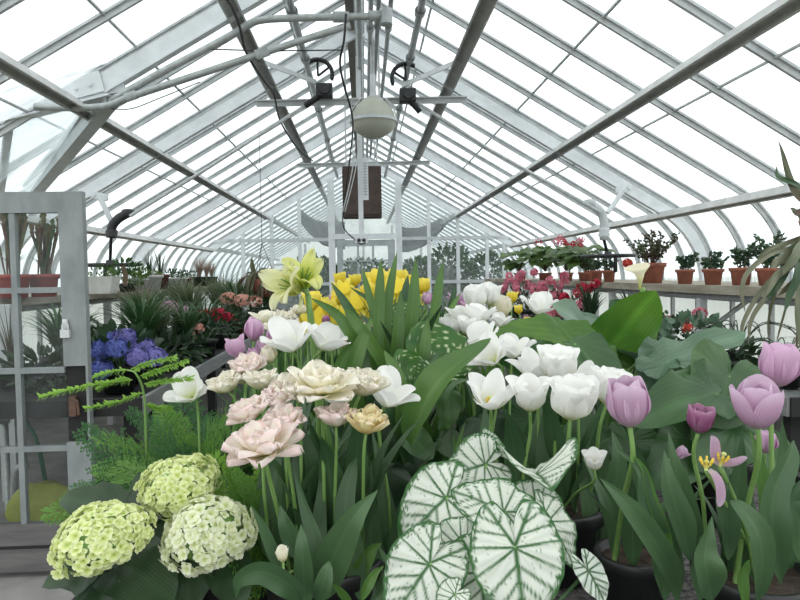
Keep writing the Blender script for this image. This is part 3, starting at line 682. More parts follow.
# ================================================================== planting
ZB=.845
def rnd(a,b): return random.uniform(a,b)
def pot(rt,rb,h,mat='plastic',soil=True,parent=None,rim=.012):
    mb=MB(); lathe(mb,[(0,0),(rb,0),(rt-.006-(rt-rb)*.2,h*.78),(rt-.004,h*.80),(rt,h*.80),(rt+.003,h-.004),(rt,h),(rt-.008,h),(rt-.012,h*.86),(0,h*.86)],26)
    o=obj('pot',mb,mat,parent)
    if soil:
        mb=MB(); n=26;vs=[(0,0,h*.9)];fs=[]
        for i in (1,2,3):
            for k in range(n):
                a=2*PI*k/n; vs.append(((rt-.011)*i/3*math.cos(a),(rt-.011)*i/3*math.sin(a),h*.885+rnd(-.003,.004)))
        fs=[(0,1+k,1+(k+1)%n) for k in range(n)]
        for i in (0,1):
            for k in range(n): fs.append((1+i*n+n+k,1+i*n+n+(k+1)%n,1+i*n+(k+1)%n,1+i*n+k))
        mb.add(vs,fs); obj('soil',mb,'soil',parent)
    return o
# -------- bloom meshes (axis = +Z, unit scale in metres)
def bloom(layers,seed=0):
    rs=random.Random(seed); mb=MB()
    for (n,L_,W_,th,cup,kw) in layers:
        for k in range(n):
            j=lambda a: a*rs.uniform(.86,1.12)
            p=petal(j(L_),j(W_),(th[0],j(th[1]),th[2]+rs.uniform(-9,9)),cup,ph=rs.uniform(0,6),**kw)
            mb.merge(p,Matrix.Rotation(2*PI*k/n+kw.get('_',0)+rs.uniform(-.12,.12)+layers.index((n,L_,W_,th,cup,kw))*.55,4,'Z'))
    return mb
RF=dict(ruf=.07,frill=.10,pa_=1.05,nv=12,nu=8)
def dbl(seed,op=1.0,s=1.0):
    return bloom([(6,.066*s,.050*s,(84,62*op,50*op),.40,RF),(6,.064*s,.050*s,(66,46*op,34*op),.42,RF),(5,.058*s,.044*s,(46,30*op,16*op),.45,RF),(3,.046*s,.034*s,(20,14,4),.45,RF)],seed)
BL={}
def B(kind,seed=0):
    k=(kind,seed)
    if k in BL: return BL[k]
    if kind=='dbl': mb=dbl(seed)
    elif kind=='dblwide': mb=dbl(seed+9,1.25,1.12)
    elif kind=='dblcup': mb=dbl(seed+20,.72)
    elif kind=='lily': mb=bloom([(3,.072,.054,(74,24,52),.42,dict(tip=.2,pa=.68,pb=.6)),(3,.070,.054,(70,16,40),.45,dict(tip=.2,pa=.68,pb=.6))],seed)
    elif kind=='lilywide': mb=bloom([(3,.076,.056,(80,44,62),.35,dict(tip=.22,pa=.68,pb=.6,ruf=.03)),(3,.072,.056,(74,34,46),.35,dict(tip=.2,pa=.68,pb=.6,ruf=.03))],seed)
    elif kind=='bell': mb=bloom([(3,.078,.070,(78,16,34),.5,dict(pa=.60,pb=.5,ruf=.02)),(3,.076,.070,(74,8,22),.5,dict(pa=.60,pb=.5,ruf=.02))],seed)
    elif kind=='cup': mb=bloom([(3,.064,.056,(84,12,-8),.62,dict(tip=.1,pb=.5)),(3,.062,.054,(80,6,-12),.62,dict(tip=.1,pb=.5))],seed)
    elif kind=='small': mb=bloom([(3,.056,.046,(74,24,24),.5,dict(tip=.15,nv=6,nu=4)),(3,.054,.044,(70,16,12),.5,dict(tip=.15,nv=6,nu=4))],seed)
    elif kind=='daff': 
        mb=bloom([(6,.040,.022,(85,80,78),.2,dict(tip=.3,nv=5,nu=4))],seed)
        q=MB(); lathe(q,[(.010,0),(.012,.012),(.016,.020),(.021,.026),(.020,.0262)],14); mb.merge(q)
    BL[k]=mb.mesh(kind+'_bloom'); return BL[k]
pcache={}
def petal_mesh(key,*a,**k):
    if key not in pcache: pcache[key]=petal(*a,**k).mesh('petal')
    return pcache[key]
def stamens(parent,M,n=6,L_=.022,spread=.5,pist=.02):
    mb=MB()
    for k in range(n):
        a=2*PI*k/n; d=V((math.cos(a)*spread,math.sin(a)*spread,1)).normalized(); tube(mb,[(0,0,0),d*L_*.6],.0007,5); tube(mb,[d*L_*.55,d*L_*.8,d*L_],.0019,6)
    o=obj('stamens',mb,'stamen',parent); o.matrix_local=M
    mb=MB(); tube(mb,[(0,0,0),(0,0,pist)],.0027,8); lathe(mb,[(.0028,pist),(.005,pist+.001),(.003,pist+.004),(0,pist+.0045)],8); o=obj('pistil',mb,'pistil',parent); o.matrix_local=M
def recolor(mesh,mat):
    key=(mesh.name,mat)
    if key not in pcache:
        m=mesh.copy(); m.materials.clear(); m.materials.append(MT[mat]); pcache[key]=m
    return pcache[key]
def tleaf(parent,b,az,L_,lean,w,mat='tleaf',droop=.3,kind='tulip',fold=.32,wave=.25,name='leaf',z0=0,tw=0):
    """strap leaf from b (local) in direction az, leaning out by lean (rad) and drooping at its end"""
    d=V((math.cos(az),math.sin(az),0)); pts=[];p=V(b);n=6;a=lean*.35
    for i in range(n+1):
        pts.append(p.copy()); a=lean*.35+(lean*.65+droop*(i/n)**2*1.3)*(i/n); p=p+(d*math.sin(a)+V((0,0,math.cos(a))))*(L_/n)
    mb=MB(); strap(mb,pts,w,kind,fold,-d,16,wave*.3,rnd(0,6),tw)
    return obj(name,mb,mat,parent)
def pathleaf(parent,pts,w,mat,kind='tulip',fold=.3,ref=(0,-1,0),wave=.1,name='leaf',n=18,tw=0,nu=6):
    mb=MB(); strap(mb,pts,w,kind,fold,ref,n,wave,rnd(0,6),tw,nu); return obj(name,mb,mat,parent)
def tulip(head,base,kind,pmat,label,group=None,ax=None,sc=1,leaves=2,lh=.3,lw=.045,lmat='tleaf',seed=0,bend=0,name='tulip',cat='tulip',stem='stem',split=None,az=0,sr=.0038,laz=None):
    head=V(head); base=V(base); t=thing(name,label,cat,base,group); h=head-base
    if ax is None: ax=V((h.x*.4+rnd(-.1,.1),h.y*.4+rnd(-.12,.02),1))
    ax=V(ax).normalized()
    mid=h*.5+V((bend-h.x*.12,0,0)); q=h-ax*.05*sc
    mb=MB(); tube(mb,[(0,0,0),mid,q,h],sr*sc**.5,8,14,sr*.85*sc**.5); obj('stem',mb,stem,t)
    if split:
        for li,(n,a) in enumerate(split):
            for k in range(n):
                me=recolor(petal_mesh((kind,li,k%2,seed%2),*a[:-1],ph=k*1.7,**a[-1]),pmat); o=obj('petal',me,None,t)
                o.matrix_local=axisM(ax,2*PI*k/n+az+li*PI/n+rnd(-.08,.08),h,sc*rnd(.96,1.05))
    else:
        o=obj('flower',recolor(B(kind,seed%3),pmat),None,t); o.matrix_local=axisM(ax,az+rnd(0,6),h,sc)
    for k in range(leaves):
        a=rnd(0,6.28) if laz is None else laz[k%len(laz)]
        tleaf(t,(0,0,.01),a,lh*rnd(.8,1.15),rnd(.25,.6),lw*rnd(.8,1.2),lmat,rnd(.1,.7))
    return t,axisM(ax,az,h,sc)
LILY=[(3,(.076,.056,(74,26,58),.42,dict(tip=.32,pa=.66,pb=.58))),(3,(.074,.056,(68,18,42),.45,dict(tip=.28,pa=.66,pb=.58)))]
LILYW=[(3,(.084,.050,(82,44,74),.35,dict(tip=.5,pa=.72,pb=.62,ruf=.015))),(3,(.080,.050,(76,28,40),.38,dict(tip=.5,pa=.72,pb=.62,ruf=.015)))]
BELL=[(3,(.080,.072,(80,20,50),.5,dict(pa=.60,ruf=.012))),(3,(.078,.072,(76,12,34),.55,dict(pa=.60,ruf=.012)))]
CUP=[(3,(.082,.062,(88,16,-6),.60,dict(tip=.08,pb=.5))),(3,(.080,.060,(86,8,-14),.62,dict(tip=.08,pb=.5)))]
CUPO=[(3,(.080,.060,(88,24,8),.55,dict(tip=.12,pb=.52))),(3,(.078,.058,(84,8,-4),.6,dict(tip=.12,pb=.52)))]
DBLCUP=[(5,(.062,.048,(86,20,2),.55,dict(tip=.15,ruf=.02))),(4,(.054,.042,(70,10,0),.55,dict(tip=.15,ruf=.02))),(3,(.036,.026,(40,0,0),.5,dict(tip=.1)))]
# ---------------------------------------------------------------- black nursery pots on the centre bench
def bpot(px,py_rim,Y,rt,label,h=.17,x=None):
    p=at(px,py_rim,Y); t=thing('nursery_pot',label,'pot',(p.x if x is None else x,Y,ZB+.002)); pot(rt,rt*.8,h,'plastic',True,t); return V((t.location.x,Y,ZB+h*.9))
P_pink=bpot(322,560,1.17,.115,'black nursery pot under the cream pink double tulips',.14)
P_white=bpot(0,0,1.36,.105,'black nursery pot under the white bell tulips',.15,x=.41)
P_lav=bpot(0,0,1.08,.10,'black nursery pot under the large lavender tulips at the right edge',.12,x=.68)
P_lav2=bpot(0,0,1.17,.07,'black nursery pot below the lavender tulip that has curling leaves',.12,x=.50)
P_cal=bpot(0,0,.88,.085,'black nursery pot under the white veined caladium',.11,x=.155)
P_hyd=bpot(0,0,1.24,.10,'black nursery pot under the lime hydrangea heads',.10,x=-.40)
P_calla=bpot(0,0,1.95,.13,'black nursery pot under the big calla lily leaves',.2,x=.45)
P_spot=bpot(0,0,1.68,.10,'black nursery pot under the speckled leaves',.14,x=.14)
# ---------------------------------------------------------------- cream and pink double tulips (nearest clump)
def BN(c,h,f=.8,r=.085):
    d=V((h.x-c.x,max(h.y-c.y,-r*.6)*.7+.01,0))*f
    if d.length>r: d*=r/d.length
    return V((c.x+d.x+rnd(-.006,.006),c.y+d.y,c.z))
P_white2=bpot(0,0,1.27,.085,'black nursery pot under the leftmost white tulips',.14,x=.215)
def J(c,r): return V((c.x+rnd(-r,r),c.y+rnd(-r,r),c.z))
pk=[ # px,py,Y,scale,kind,mat,axis,label
 (264,441,1.00,1.05,'dblwide','p_pink',(-.15,-.25,1),'wide open cream double tulip with pink edges, lowest of the clump'),
 (284,416,1.06,.85,'dbl','p_pink',(-.05,-.3,1),'pink edged cream double tulip just above the lowest wide open bloom'),
 (253,405,1.10,.85,'dbl','p_pink',(-.35,-.25,.9),'cream double tulip with pink flush, farthest left at middle height of the near clump'),
 (281,393,1.13,.85,'dblcup','p_pink',(-.1,-.3,1),'strong pink flushed double tulip in the middle left of the near clump'),
 (298,384,1.14,.95,'dbl','p_cream',(-.05,-.35,1),'cream double tulip left of the tall front cream bloom'),
 (322,381,1.10,1.10,'dblwide','p_cream',(0,-.15,1),'large ruffled cream tulip on the tall straight front stem'),
 (360,381,1.14,.98,'dblcup','p_cream',(.30,-.2,1),'cream pink tulip leaning right with upright petals at the clump top'),
 (336,412,1.08,.80,'dblcup','p_pink',(0,-.1,1),'rounded cream pink cupped tulip below the tall front bloom'),
 (366,419,1.06,.88,'dblcup','p_ycream',(.12,-.15,1),'pale yellow double tulip, lowest right of the near clump'),
]
pkstem={0:(318,540),1:(312,520),2:(300,530),3:(318,500)}
for i,(px,py,Y,s,k,m,ax,lb) in enumerate(pk):
    s*=.84; hd=at(px,py+14,Y); b=BN(P_pink,hd,.8,.10)
    tulip(hd,b,k,m,lb,'cream pink double tulips',V(ax),s,1 if i%2 else 2,.30,.055,'tleaf',i,laz=[rnd(0,6.3)])
# big near leaves of the clump, following the photo
lt=thing('tulip_leaves','broad blue green tulip leaf tuft in front of the cream double tulips','tulip leaves',P_pink)
def PL(pts,off=P_pink): return [at(x,y,Y)-off for x,y,Y in pts]
for pts,w,m in [
 ([(322,600,1.02),(332,560,1.0),(352,520,.98),(378,490,1.0)],.056,'tleaf'),
 ([(304,620,.98),(304,580,.97),(302,545,.97),(301,524,.99)],.030,'tleaf'),
 ([(300,600,.95),(288,584,.93),(262,572,.93),(240,580,.94),(236,598,.95)],.040,'tleaf'),
 ([(325,590,1.02),(318,550,1.03),(305,510,1.05),(293,466,1.06)],.026,'tleaf'),
 ([(318,590,1.1),(316,550,1.1),(320,510,1.12),(321,468,1.14)],.034,'tleaf'),
 ([(360,600,1.08),(355,560,1.08),(345,510,1.1),(352,470,1.12),(357,456,1.12)],.040,'tleaf'),
 ([(286,580,1.0),(275,555,1.0),(262,525,1.0),(251,505,1.0)],.020,'tleaf'),
 ([(300,560,1.02),(292,540,1.02),(284,520,1.02),(280,505,1.03)],.030,'tleaf'),
 ([(345,600,1.1),(360,570,1.08),(372,550,1.08),(382,543,1.08)],.028,'tleaf2'),
 ([(352,610,1.0),(345,596,.98),(338,588,.97),(330,583,.96)],.014,'tleaf2'),
 ([(375,610,1.12),(372,560,1.14),(370,510,1.15),(371,460,1.16)],.04,'tleaf'),
 ([(300,560,1.15),(296,510,1.15),(298,470,1.16),(303,440,1.18)],.05,'tleaf'),
 ([(340,560,1.2),(338,500,1.2),(345,450,1.2),(352,420,1.22)],.045,'tleaf'),
 ([(375,600,1.0),(392,580,1.02),(385,560,1.05),(378,545,1.06)],.028,'tleaf'),
 ([(362,600,.97),(368,585,.97),(376,572,.98),(384,566,.98)],.016,'tleaf2'),
 ([(316,600,.98),(322,588,.96),(327,570,.96),(329,561,.97)],.028,'tleaf'),
]: pathleaf(lt,PL(pts),w,m,'tulip',.22,(0,-1,.1),.12,nu=6)
b=at(283,562,.95); tt,_=tulip(b,P_pink+V((-.03,-.06,0)),'small','p_cream','tiny closed pale green tulip bud at the foot of the clump',None,V((-.1,0,1)),.42,0)
# second ranks of pale tulips
def row(lst,group,kind,mat,base=None,leaves=2,cat='tulip',name='tulip',lh=.3,lw=.04,lmat='tleaf',stl=.40,sr=.0036):
    for i,(px,py,Y,s,lb,*o) in enumerate(lst):
        k=o[0] if o and o[0] else kind; m=o[1] if len(o)>1 and o[1] else mat; ax=V(o[2]) if len(o)>2 else None
        hd=at(px,py+6,Y); b=V((max(-.51,hd.x+rnd(-.02,.02)),hd.y+rnd(0,.04),ZB+.003))
        tulip(hd,b,k,m,lb,group,ax,s,leaves,lh,lw,lmat,i,sr=sr,cat=cat,name=name)
row([(192,391,1.40,.80,'single white tulip far left above the fern, with a yellow eye','lilywide','p_white',(-.1,-.7,.7)),
 (229,386,1.36,.75,'cream tulip just right of the lone white one above the fern','dblcup','p_cream',(-.3,-.2,1)),
 (250,367,1.42,.80,'pink edged cream tulip above the small green leaf blade','dbl','p_pink',(-.2,-.3,1)),
 (262,384,1.34,.75,'pale cream cupped tulip behind the small green leaf blade','dblcup','p_cream'),
 (244,378,1.45,.6,'small cream tulip between two larger cream ones left','dblcup','p_cream'),
 (385,400,1.22,.98,'white tulip with spread petals behind the pale yellow double tulip','lilywide','p_white',(.3,-.3,1)),
 (345,398,1.22,.9,'white tulip half hidden behind the rounded cream pink one','lilywide','p_white',(-.3,-.2,1)),
 (293,345,1.52,1.20,'large open white tulip left of centre behind the pale clump','lilywide','p_white',(-.2,-.45,1)),
 (322,344,1.55,1.05,'white tulip with a petal stretched to the right, beside the largest white one','lilywide','p_white',(.5,-.3,1)),
 (271,357,1.50,.70,'yellowish white closed tulip beside the lavender pair','cup','p_cream',(-.2,-.2,1))],
 'pale tulips of the second rank','dbl','p_cream')
row([(254,335,1.62,.98,'upper bright lavender tulip of the pair left of centre','cup','p_lavp',(.1,-.1,1)),
 (240,352,1.55,1.0,'lower bright lavender tulip of the pair left of centre','small','p_lavp',(-.3,-.1,1)),
 (274,338,1.68,.72,'small lavender tulip right of the bright lavender pair','cup','p_lavp'),
 (254,357,1.58,.62,'small lavender tulip bud under the bright lavender pair','cup','p_lavp'),
 (263,348,1.64,.65,'pink lavender tulip tucked between the pair and the white bloom','cup','p_lavp')],'lavender tulips left of centre','cup','p_lavp')
row([(343,340,1.85,1.05,'peach cream ruffled tulip right of the white pair','dbl','p_peach',(-.1,-.3,1)),
 (357,330,1.95,.85,'peach cream tulip nearest the upright green leaves','dbl','p_peach'),
 (326,318,2.15,.5,'small dull mauve tulip in front of the yellow ones','cup','p_lavd'),
 (297,323,2.2,.42,'small lavender tulip at the left end of the yellow ones','cup','p_lav')],'peach tulips in the middle of the bed','dbl','p_peach')
row([(264,319,2.2,.82,'cream white tulip nearest the side bench in the third rank','lilywide','p_cream'),
 (285,318,2.25,.85,'pale cream tulip second from the left in the third rank','dbl','p_cream'),
 (301,309,2.6,.85,'pale cream tulip under the lime yellow amaryllis','dbl','p_cream'),
 (276,327,2.1,.75,'cream tulip low between two others in the third rank','dbl','p_cream'),
 (292,331,2.0,.7,'cream tulip just behind the large open white tulip','dbl','p_cream')],'cream tulips of the third rank','dbl','p_cream')
# yellow drift
ys=[]
rs=random.Random(3)
for i in range(120):
    f=rs.random(); px=306+rs.uniform(0,118); Y=2.35+f*1.7
    top=286+ (px<330)*22 - f*4; py=rs.uniform(top,332-f*30 if px<365 else 305)
    ys.append((px,py,Y))
for i,(px,py,Y) in enumerate(ys):
    hd=at(px,py,Y); b=V((hd.x+rnd(-.04,.04),hd.y+rnd(0,.06),ZB+.003))
    tulip(hd,b,'small' if i%2 else 'daff','p_yel','bright yellow flower in the drift behind the amaryllis','yellow flowers of the middle drift',None if i%2 else V((rnd(-.5,.5),-1,.3)),rs.uniform(1.1,1.4),1,.3,.03,'tleaf2' if i%2 else 'tleaf',i,name='yellow_tulip',cat='tulip')
row([(332,296,2.9,.6,'pale pink tulip among the left yellow flowers','small','p_lavp'),(344,288,3.0,.6,'pale pink tulip at the top middle of the yellow drift','small','p_lavp'),
 (383,302,2.8,.6,'pale pink tulip low in the right yellow flowers','small','p_lavp'),(362,291,3.0,.55,'pale pink tulip left of the tall green leaves','small','p_lavp')],'pink tulips among the yellow','small','p_lavp',lw=.03)
row([(427,299,2.4,.8,'pink tulip between the two tall green blades','cup','p_lavp'),(458,300,2.6,.9,'magenta tulip with spiky petals behind the white clump','lilywide','p_lavp'),(466,306,2.5,.85,'magenta tulip lower beside the white clump','small','p_lavp'),
 (405,318,2.3,.5,'yellow tulip low beside the tall green blades','small','p_yel')],'pink tulips behind the white clump','cup','p_lavp',lw=.03)
# white clump behind the centre
row([(476,303,1.90,1.0,'tall white tulip with upright round petals in the rear white clump','bell','p_white',(-.1,-.1,1)),
 (489,300,1.95,1.0,'white tulip joined shoulder to shoulder at the top of the rear white clump','bell','p_white',(.15,-.1,1)),
 (462,320,1.80,1.0,'white tulip low left in the rear white clump','lilywide','p_white'),
 (478,318,1.75,.95,'white tulip in the middle of the rear white clump','lilywide','p_white'),
 (452,328,1.75,.95,'white tulip at the far left of the rear white clump','lilywide','p_white'),
 (470,330,1.7,.8,'white tulip lowest in the rear white clump','lily','p_white'),
 (502,312,1.95,.95,'cream buff tulip right of the rear white clump','bell','p_cream'),
 (537,308,1.95,1.05,'pointed white tulip standing alone above the big calla leaves','lilywide','p_white',(.15,-.4,1)),
 (500,322,1.85,.7,'small white tulip under the cream buff one','lilywide','p_white'),
 (487,340,1.62,1.0,'white tulip with a drooping petal beside the curled leaf','lilywide','p_white',(-.5,-.3,.8)),
 (494,356,1.5,.95,'white tulip resting between curled leaf and front white blooms','lilywide','p_white',(-.5,-.5,.8)),
 (512,352,1.55,.9,'flat white tulip between two front white blooms','lilywide','p_white',(0,-.3,1))],'rear white tulips','bell','p_white',lmat='tleaf')
row([(512,297,2.3,.8,'yellow tulip behind the cream buff bloom','small','p_yel'),(519,308,2.2,.6,'yellow flower just under the higher yellow one','small','p_yel'),(528,320,2.15,.6,'left yellow flower at the big leaf edge','small','p_yel'),(540,322,2.15,.6,'right yellow flower at the big leaf edge','small','p_yel'),
 (563,337,2.3,.6,'pink bloom peeping over the big calla leaf','small','p_lavp')],'yellow flowers right of the white clump','small','p_yel',lw=.03)
# front white tulips
wf=[(491,389,1.22,.98,LILYW,(-.05,-.35,1),0,'open white tulip with six pointed petals, leftmost in the front white row'),
 (530,391,1.20,1.0,LILY,(-.05,-.25,1),.4,'white goblet tulip with yellow heart, second in the front white row'),
 (570,397,1.14,1.12,BELL,(.02,-.28,1),.5,'largest white bell tulip in the middle of the front white row'),
 (557,362,1.30,1.05,BELL,(.0,-.2,1),.2,'white tulip standing just behind the largest white bell'),
 (606,384,1.24,1.05,BELL,(.2,-.2,1),.9,'white tulip partly behind the first lavender tulip'),
 (582,374,1.32,.9,LILYW,(.1,-.2,1),.1,'white tulip with spread petals behind the largest bell and lavender tulip'),
 (536,361,1.36,.95,LILYW,(-.1,-.1,1),.6,'white tulip with flat top petals behind the white goblet'),
 (594,459,1.12,.52,LILY,(-.1,-.3,1),.2,'small low white tulip beside the caladium leaf tips')]
for px,py,Y,s,sp,ax,az,lb in wf:
    s*=1.0; hd=at(px,py+20*s,Y); b=BN(P_white2 if px<540 and py>370 else P_white,hd,.9,.09)
    t,M=tulip(hd,b,str(id(sp)),'p_white',lb,'front white tulips',V(ax),s,1,.30,.05,'tleaf',0,split=sp,az=az)
    stamens(t,M@Matrix.Translation((0,0,.004)))
wl=thing('tulip_leaves','dark tulip leaf tuft around the white bell tulip stems','tulip leaves',P_white)
for pts,w in [([(590,600,1.35),(596,560,1.34),(604,520,1.34),(606,498,1.35)],.09),([(585,560,1.3),(590,520,1.3),(583,480,1.32),(575,455,1.34)],.035),([(560,560,1.4),(566,510,1.4),(556,470,1.4),(560,440,1.42)],.045),
 ([(605,560,1.3),(612,500,1.3),(618,460,1.3),(612,430,1.32)],.05),([(530,560,1.5),(528,500,1.5),(520,450,1.5),(515,420,1.5)],.06),([(545,540,1.45),(548,490,1.45),(540,450,1.45),(542,420,1.45)],.05),
 ([(600,560,1.45),(640,520,1.45),(640,470,1.45),(625,430,1.45)],.06),([(570,560,1.5),(590,500,1.5),(600,450,1.5),(590,410,1.5)],.06)]:
    pathleaf(wl,PL(pts,P_white),w,'tleaf','tulip',.2,(0,-1,.1),.1)
# lavender tulips right
for px,py,Y,s,sp,m,ax,az,lb in [
 (630,408,1.00,1.10,CUP,'p_lav',(-.12,-.1,1),.3,'large pale lavender tulip left of the row, leaning on a bent stem'),
 (698,414,1.06,.86,DBLCUP,'p_lavd',(.1,-.15,1),.2,'darker purple pink double tulip between the two large lavender ones'),
 (758,409,.98,1.10,CUPO,'p_lav',(-.15,-.2,1),.9,'large lavender tulip with one outer petal spreading left'),
 (776,368,1.08,1.10,CUP,'p_lavp',(.08,-.1,1),.5,'highest pink lavender tulip at the right edge')]:
    hd=at(px,py+19,Y); b=(P_lav2+V((-.045,-.02,0)) if px<650 else BN(P_lav,hd,.8,.085))
    t,M=tulip(hd,b,str(id(sp)),m,lb,'front lavender tulips',V(ax),s,0,0,0,'tleaf',0,split=sp,az=az,sr=.0044)
    stamens(t,M@Matrix.Translation((0,0,.003)),6,.018)
row([(765,447,1.15,.75,'low pink lavender tulip hidden behind the lavender tulip leaves','cup','p_lavp'),
 (676,452,1.3,.55,'small faded lavender tulip behind the dropped petal','small','p_lav',(.6,-.2,.6))],'back lavender tulips','cup','p_lavp',leaves=1)
# shattering tulips: few petals left
hd=at(720,466,1.0); b=J(P_lav,.04); t=thing('spent_tulip','fading lavender tulip with only two petals and yellow stamens','tulip',b)
mb=MB(); tube(mb,[(0,0,0),(hd-b)*.5+V((.01,0,0)),hd-b],.004,8,12); obj('stem',mb,'stem',t)
for az,s,tl in ((2.2,.95,(74,6,2)),(-.6,.8,(88,70,30))):
    o=obj('petal',petal(.055,.036,tl,.5,ph=1,tip=.2),'p_lav',t); o.matrix_local=axisM((-.1,-.1,1),az,hd-b,s)
stamens(t,axisM((.2,-.2,1),0,hd-b))
hd=at(706,470,.97); b=J(P_lav,.04); t=thing('spent_tulip','nearly bare tulip with yellow stamens and one hanging pale petal','tulip',b)
mb=MB(); tube(mb,[(0,0,0),(hd-b)*.5,hd-b],.0036,8,12); obj('stem',mb,'stem',t)
stamens(t,axisM((0,-.1,1),0,hd-b,1.0),6,.022,.6,.012)
o=obj('petal',petal(.058,.026,(110,165,178),.5,ph=2,tip=.2,ruf=.03),'p_lav',t); o.matrix_local=axisM((0,0,1),-1.0,hd-b,1)
ll=thing('tulip_leaves','broad green tulip leaf tuft below the large lavender tulips','tulip leaves',P_lav)
for pts,w,m in [
 ([(712,600,.95),(706,570,.92),(706,545,.92),(712,516,.93)],.048,'tleaf'),
 ([(690,560,1.0),(680,520,1.0),(668,480,1.0),(664,450,1.02)],.040,'tleaf'),
 ([(700,560,1.05),(688,510,1.04),(676,470,1.04),(668,430,1.05)],.034,'tleaf'),
 ([(780,580,.95),(772,530,.92),(775,490,.92),(790,455,.94),(794,440,.95)],.050,'tleaf'),
 ([(757,600,.93),(762,560,.9),(756,530,.9),(738,505,.92),(730,500,.94)],.038,'tleaf'),
 ([(728,560,1.0),(727,520,1.0),(722,490,1.0),(730,468,1.02)],.034,'tleaf'),
 ([(760,560,1.05),(764,500,1.05),(758,460,1.05),(750,430,1.06)],.030,'tleaf2'),
 ([(800,560,1.0),(798,520,1.0),(790,500,1.0),(800,480,1.0)],.05,'tleaf'),
 ([(745,610,1.0),(742,580,1.0),(746,565,1.0),(750,560,1.0)],.02,'tleaf2'),
 ([(726,600,1.1),(730,540,1.1),(738,480,1.1),(742,430,1.1)],.05,'tleaf'),
 ([(790,600,1.1),(790,540,1.1),(783,470,1.1),(782,420,1.1)],.05,'tleaf'),
 ([(700,600,1.0),(698,570,1.0),(702,550,1.0),(700,535,1.0)],.03,'tleaf')]:
    pathleaf(ll,PL(pts,P_lav),w,m,'tulip',.28,(0,-1,.1),.22)
l2=thing('tulip_leaves','curling green leaf tuft below the leftmost large lavender tulip','tulip leaves',P_lav2)
for pts,w,m in [
 ([(678,600,1.0),(668,565,.97),(640,520,.95),(618,495,.95),(600,478,.96)],.036,'tleaf'),
 ([(668,560,1.02),(658,530,1.0),(645,500,1.0),(640,470,1.0),(614,448,1.02)],.030,'tleaf'),
 ([(676,590,1.0),(665,540,1.0),(652,500,1.0),(644,470,1.0),(630,452,1.0)],.020,'tleaf2'),
 ([(676,600,1.03),(674,560,1.03),(668,530,1.03),(672,510,1.03)],.028,'tleaf'),
 ([(665,600,1.0),(662,580,1.0),(655,560,1.0),(652,550,1.0)],.022,'tleaf')]:
    pathleaf(l2,PL(pts,P_lav2),w,m,'tulip',.28,(0,-1,.1),.2)
# ================================================================== broad leaves
def interp(tab,a):
    a=abs(a)
    for (x0,y0),(x1,y1) in zip(tab[:-1],tab[1:]):
        if a<=x1: t=(a-x0)/(x1-x0); t=t*t*(3-2*t)*.5+t*.5; return y0+(y1-y0)*t
    return tab[-1][1]
T_CAL=[(0,1.0),(12,.90),(28,.76),(50,.67),(75,.61),(100,.57),(125,.58),(145,.62),(160,.60),(170,.42),(176,.20),(180,.08)]
T_ARR=[(0,1.0),(8,.92),(18,.77),(32,.60),(52,.47),(78,.39),(105,.34),(130,.35),(150,.39),(164,.37),(173,.22),(180,.06)]
T_OVA=[(0,1.0),(8,.93),(18,.80),(32,.62),(52,.46),(78,.34),(105,.24),(130,.17),(155,.12),(180,.09)]
def seg(px,py,ax,ay,bx,by):
    dx,dy=bx-ax,by-ay; t=max(0,min(1,((px-ax)*dx+(py-ay)*dy)/(dx*dx+dy*dy))); return math.hypot(px-ax-t*dx,py-ay-t*dy),t
def calveins():
    S=[(0,0,0,.97,.034)]
    for s in (-1,1):
        S.append((0,0,s*.30,-.50,.026))
        for y0,x1,y1 in ((.02,.58,-.02),(.03,.54,.33),(.22,.42,.55),(.40,.30,.70),(.57,.20,.82)): S.append((0,y0,s*x1,y1,.021))
        for t,x1,y1 in ((.25,.50,-.22),(.5,.46,-.42),(.55,.10,-.44),(.75,.30,-.58)): S.append((s*.30*t,-.50*t,s*x1,y1,.016))
    return S
CV=calveins()
def col_cal(x,y,s,ph,seed):
    n1=noise.noise(V((x*9,y*9,seed))); n2=noise.noise(V((x*34,y*34,seed+5)))
    d=min(((seg(x+n1*.012,y+n2*.008,a,b,c,e)[0])/w for a,b,c,e,w in CV))
    g=max(0,min(1,1.35-d))
    e=(s-.80)/.2+n2*.75+n1*.3
    if s>.80 and e>.38: g=max(g,min(1,(e-.38)*3))
    if s>.965: g=max(g,.85)
    if n2>.42 and n1>.1: g=max(g,.6)
    w=(.66,.70,.62); k=(.035,.12,.03); return tuple(w[i]*(1-g)+k[i]*g for i in range(3))+(1,)
def col_cal_dark(x,y,s,ph,seed):
    n1=noise.noise(V((x*9,y*9,seed))); n2=noise.noise(V((x*30,y*30,seed+5)))
    d=min(((seg(x+n1*.02,y+n2*.012,a,b,c,e)[0])/(w*1.5) for a,b,c,e,w in CV)); g=max(0,min(1,1.35-d))
    w=(.62,.68,.60); k=(.03,.10,.03); return tuple(w[i]*(1-g)+k[i]*g for i in range(3))+(1,)
def col_spot(x,y,s,ph,seed):
    n1=noise.noise(V((x*26,y*26,seed))); n2=noise.noise(V((x*5,y*5,seed)))
    g=max(0,min(1,(n1-.30)*7)); k=(.045+.02*n2,.13+.04*n2,.025); w=(.55,.62,.38); return tuple(k[i]*(1-g)+w[i]*g for i in range(3))+(1,)
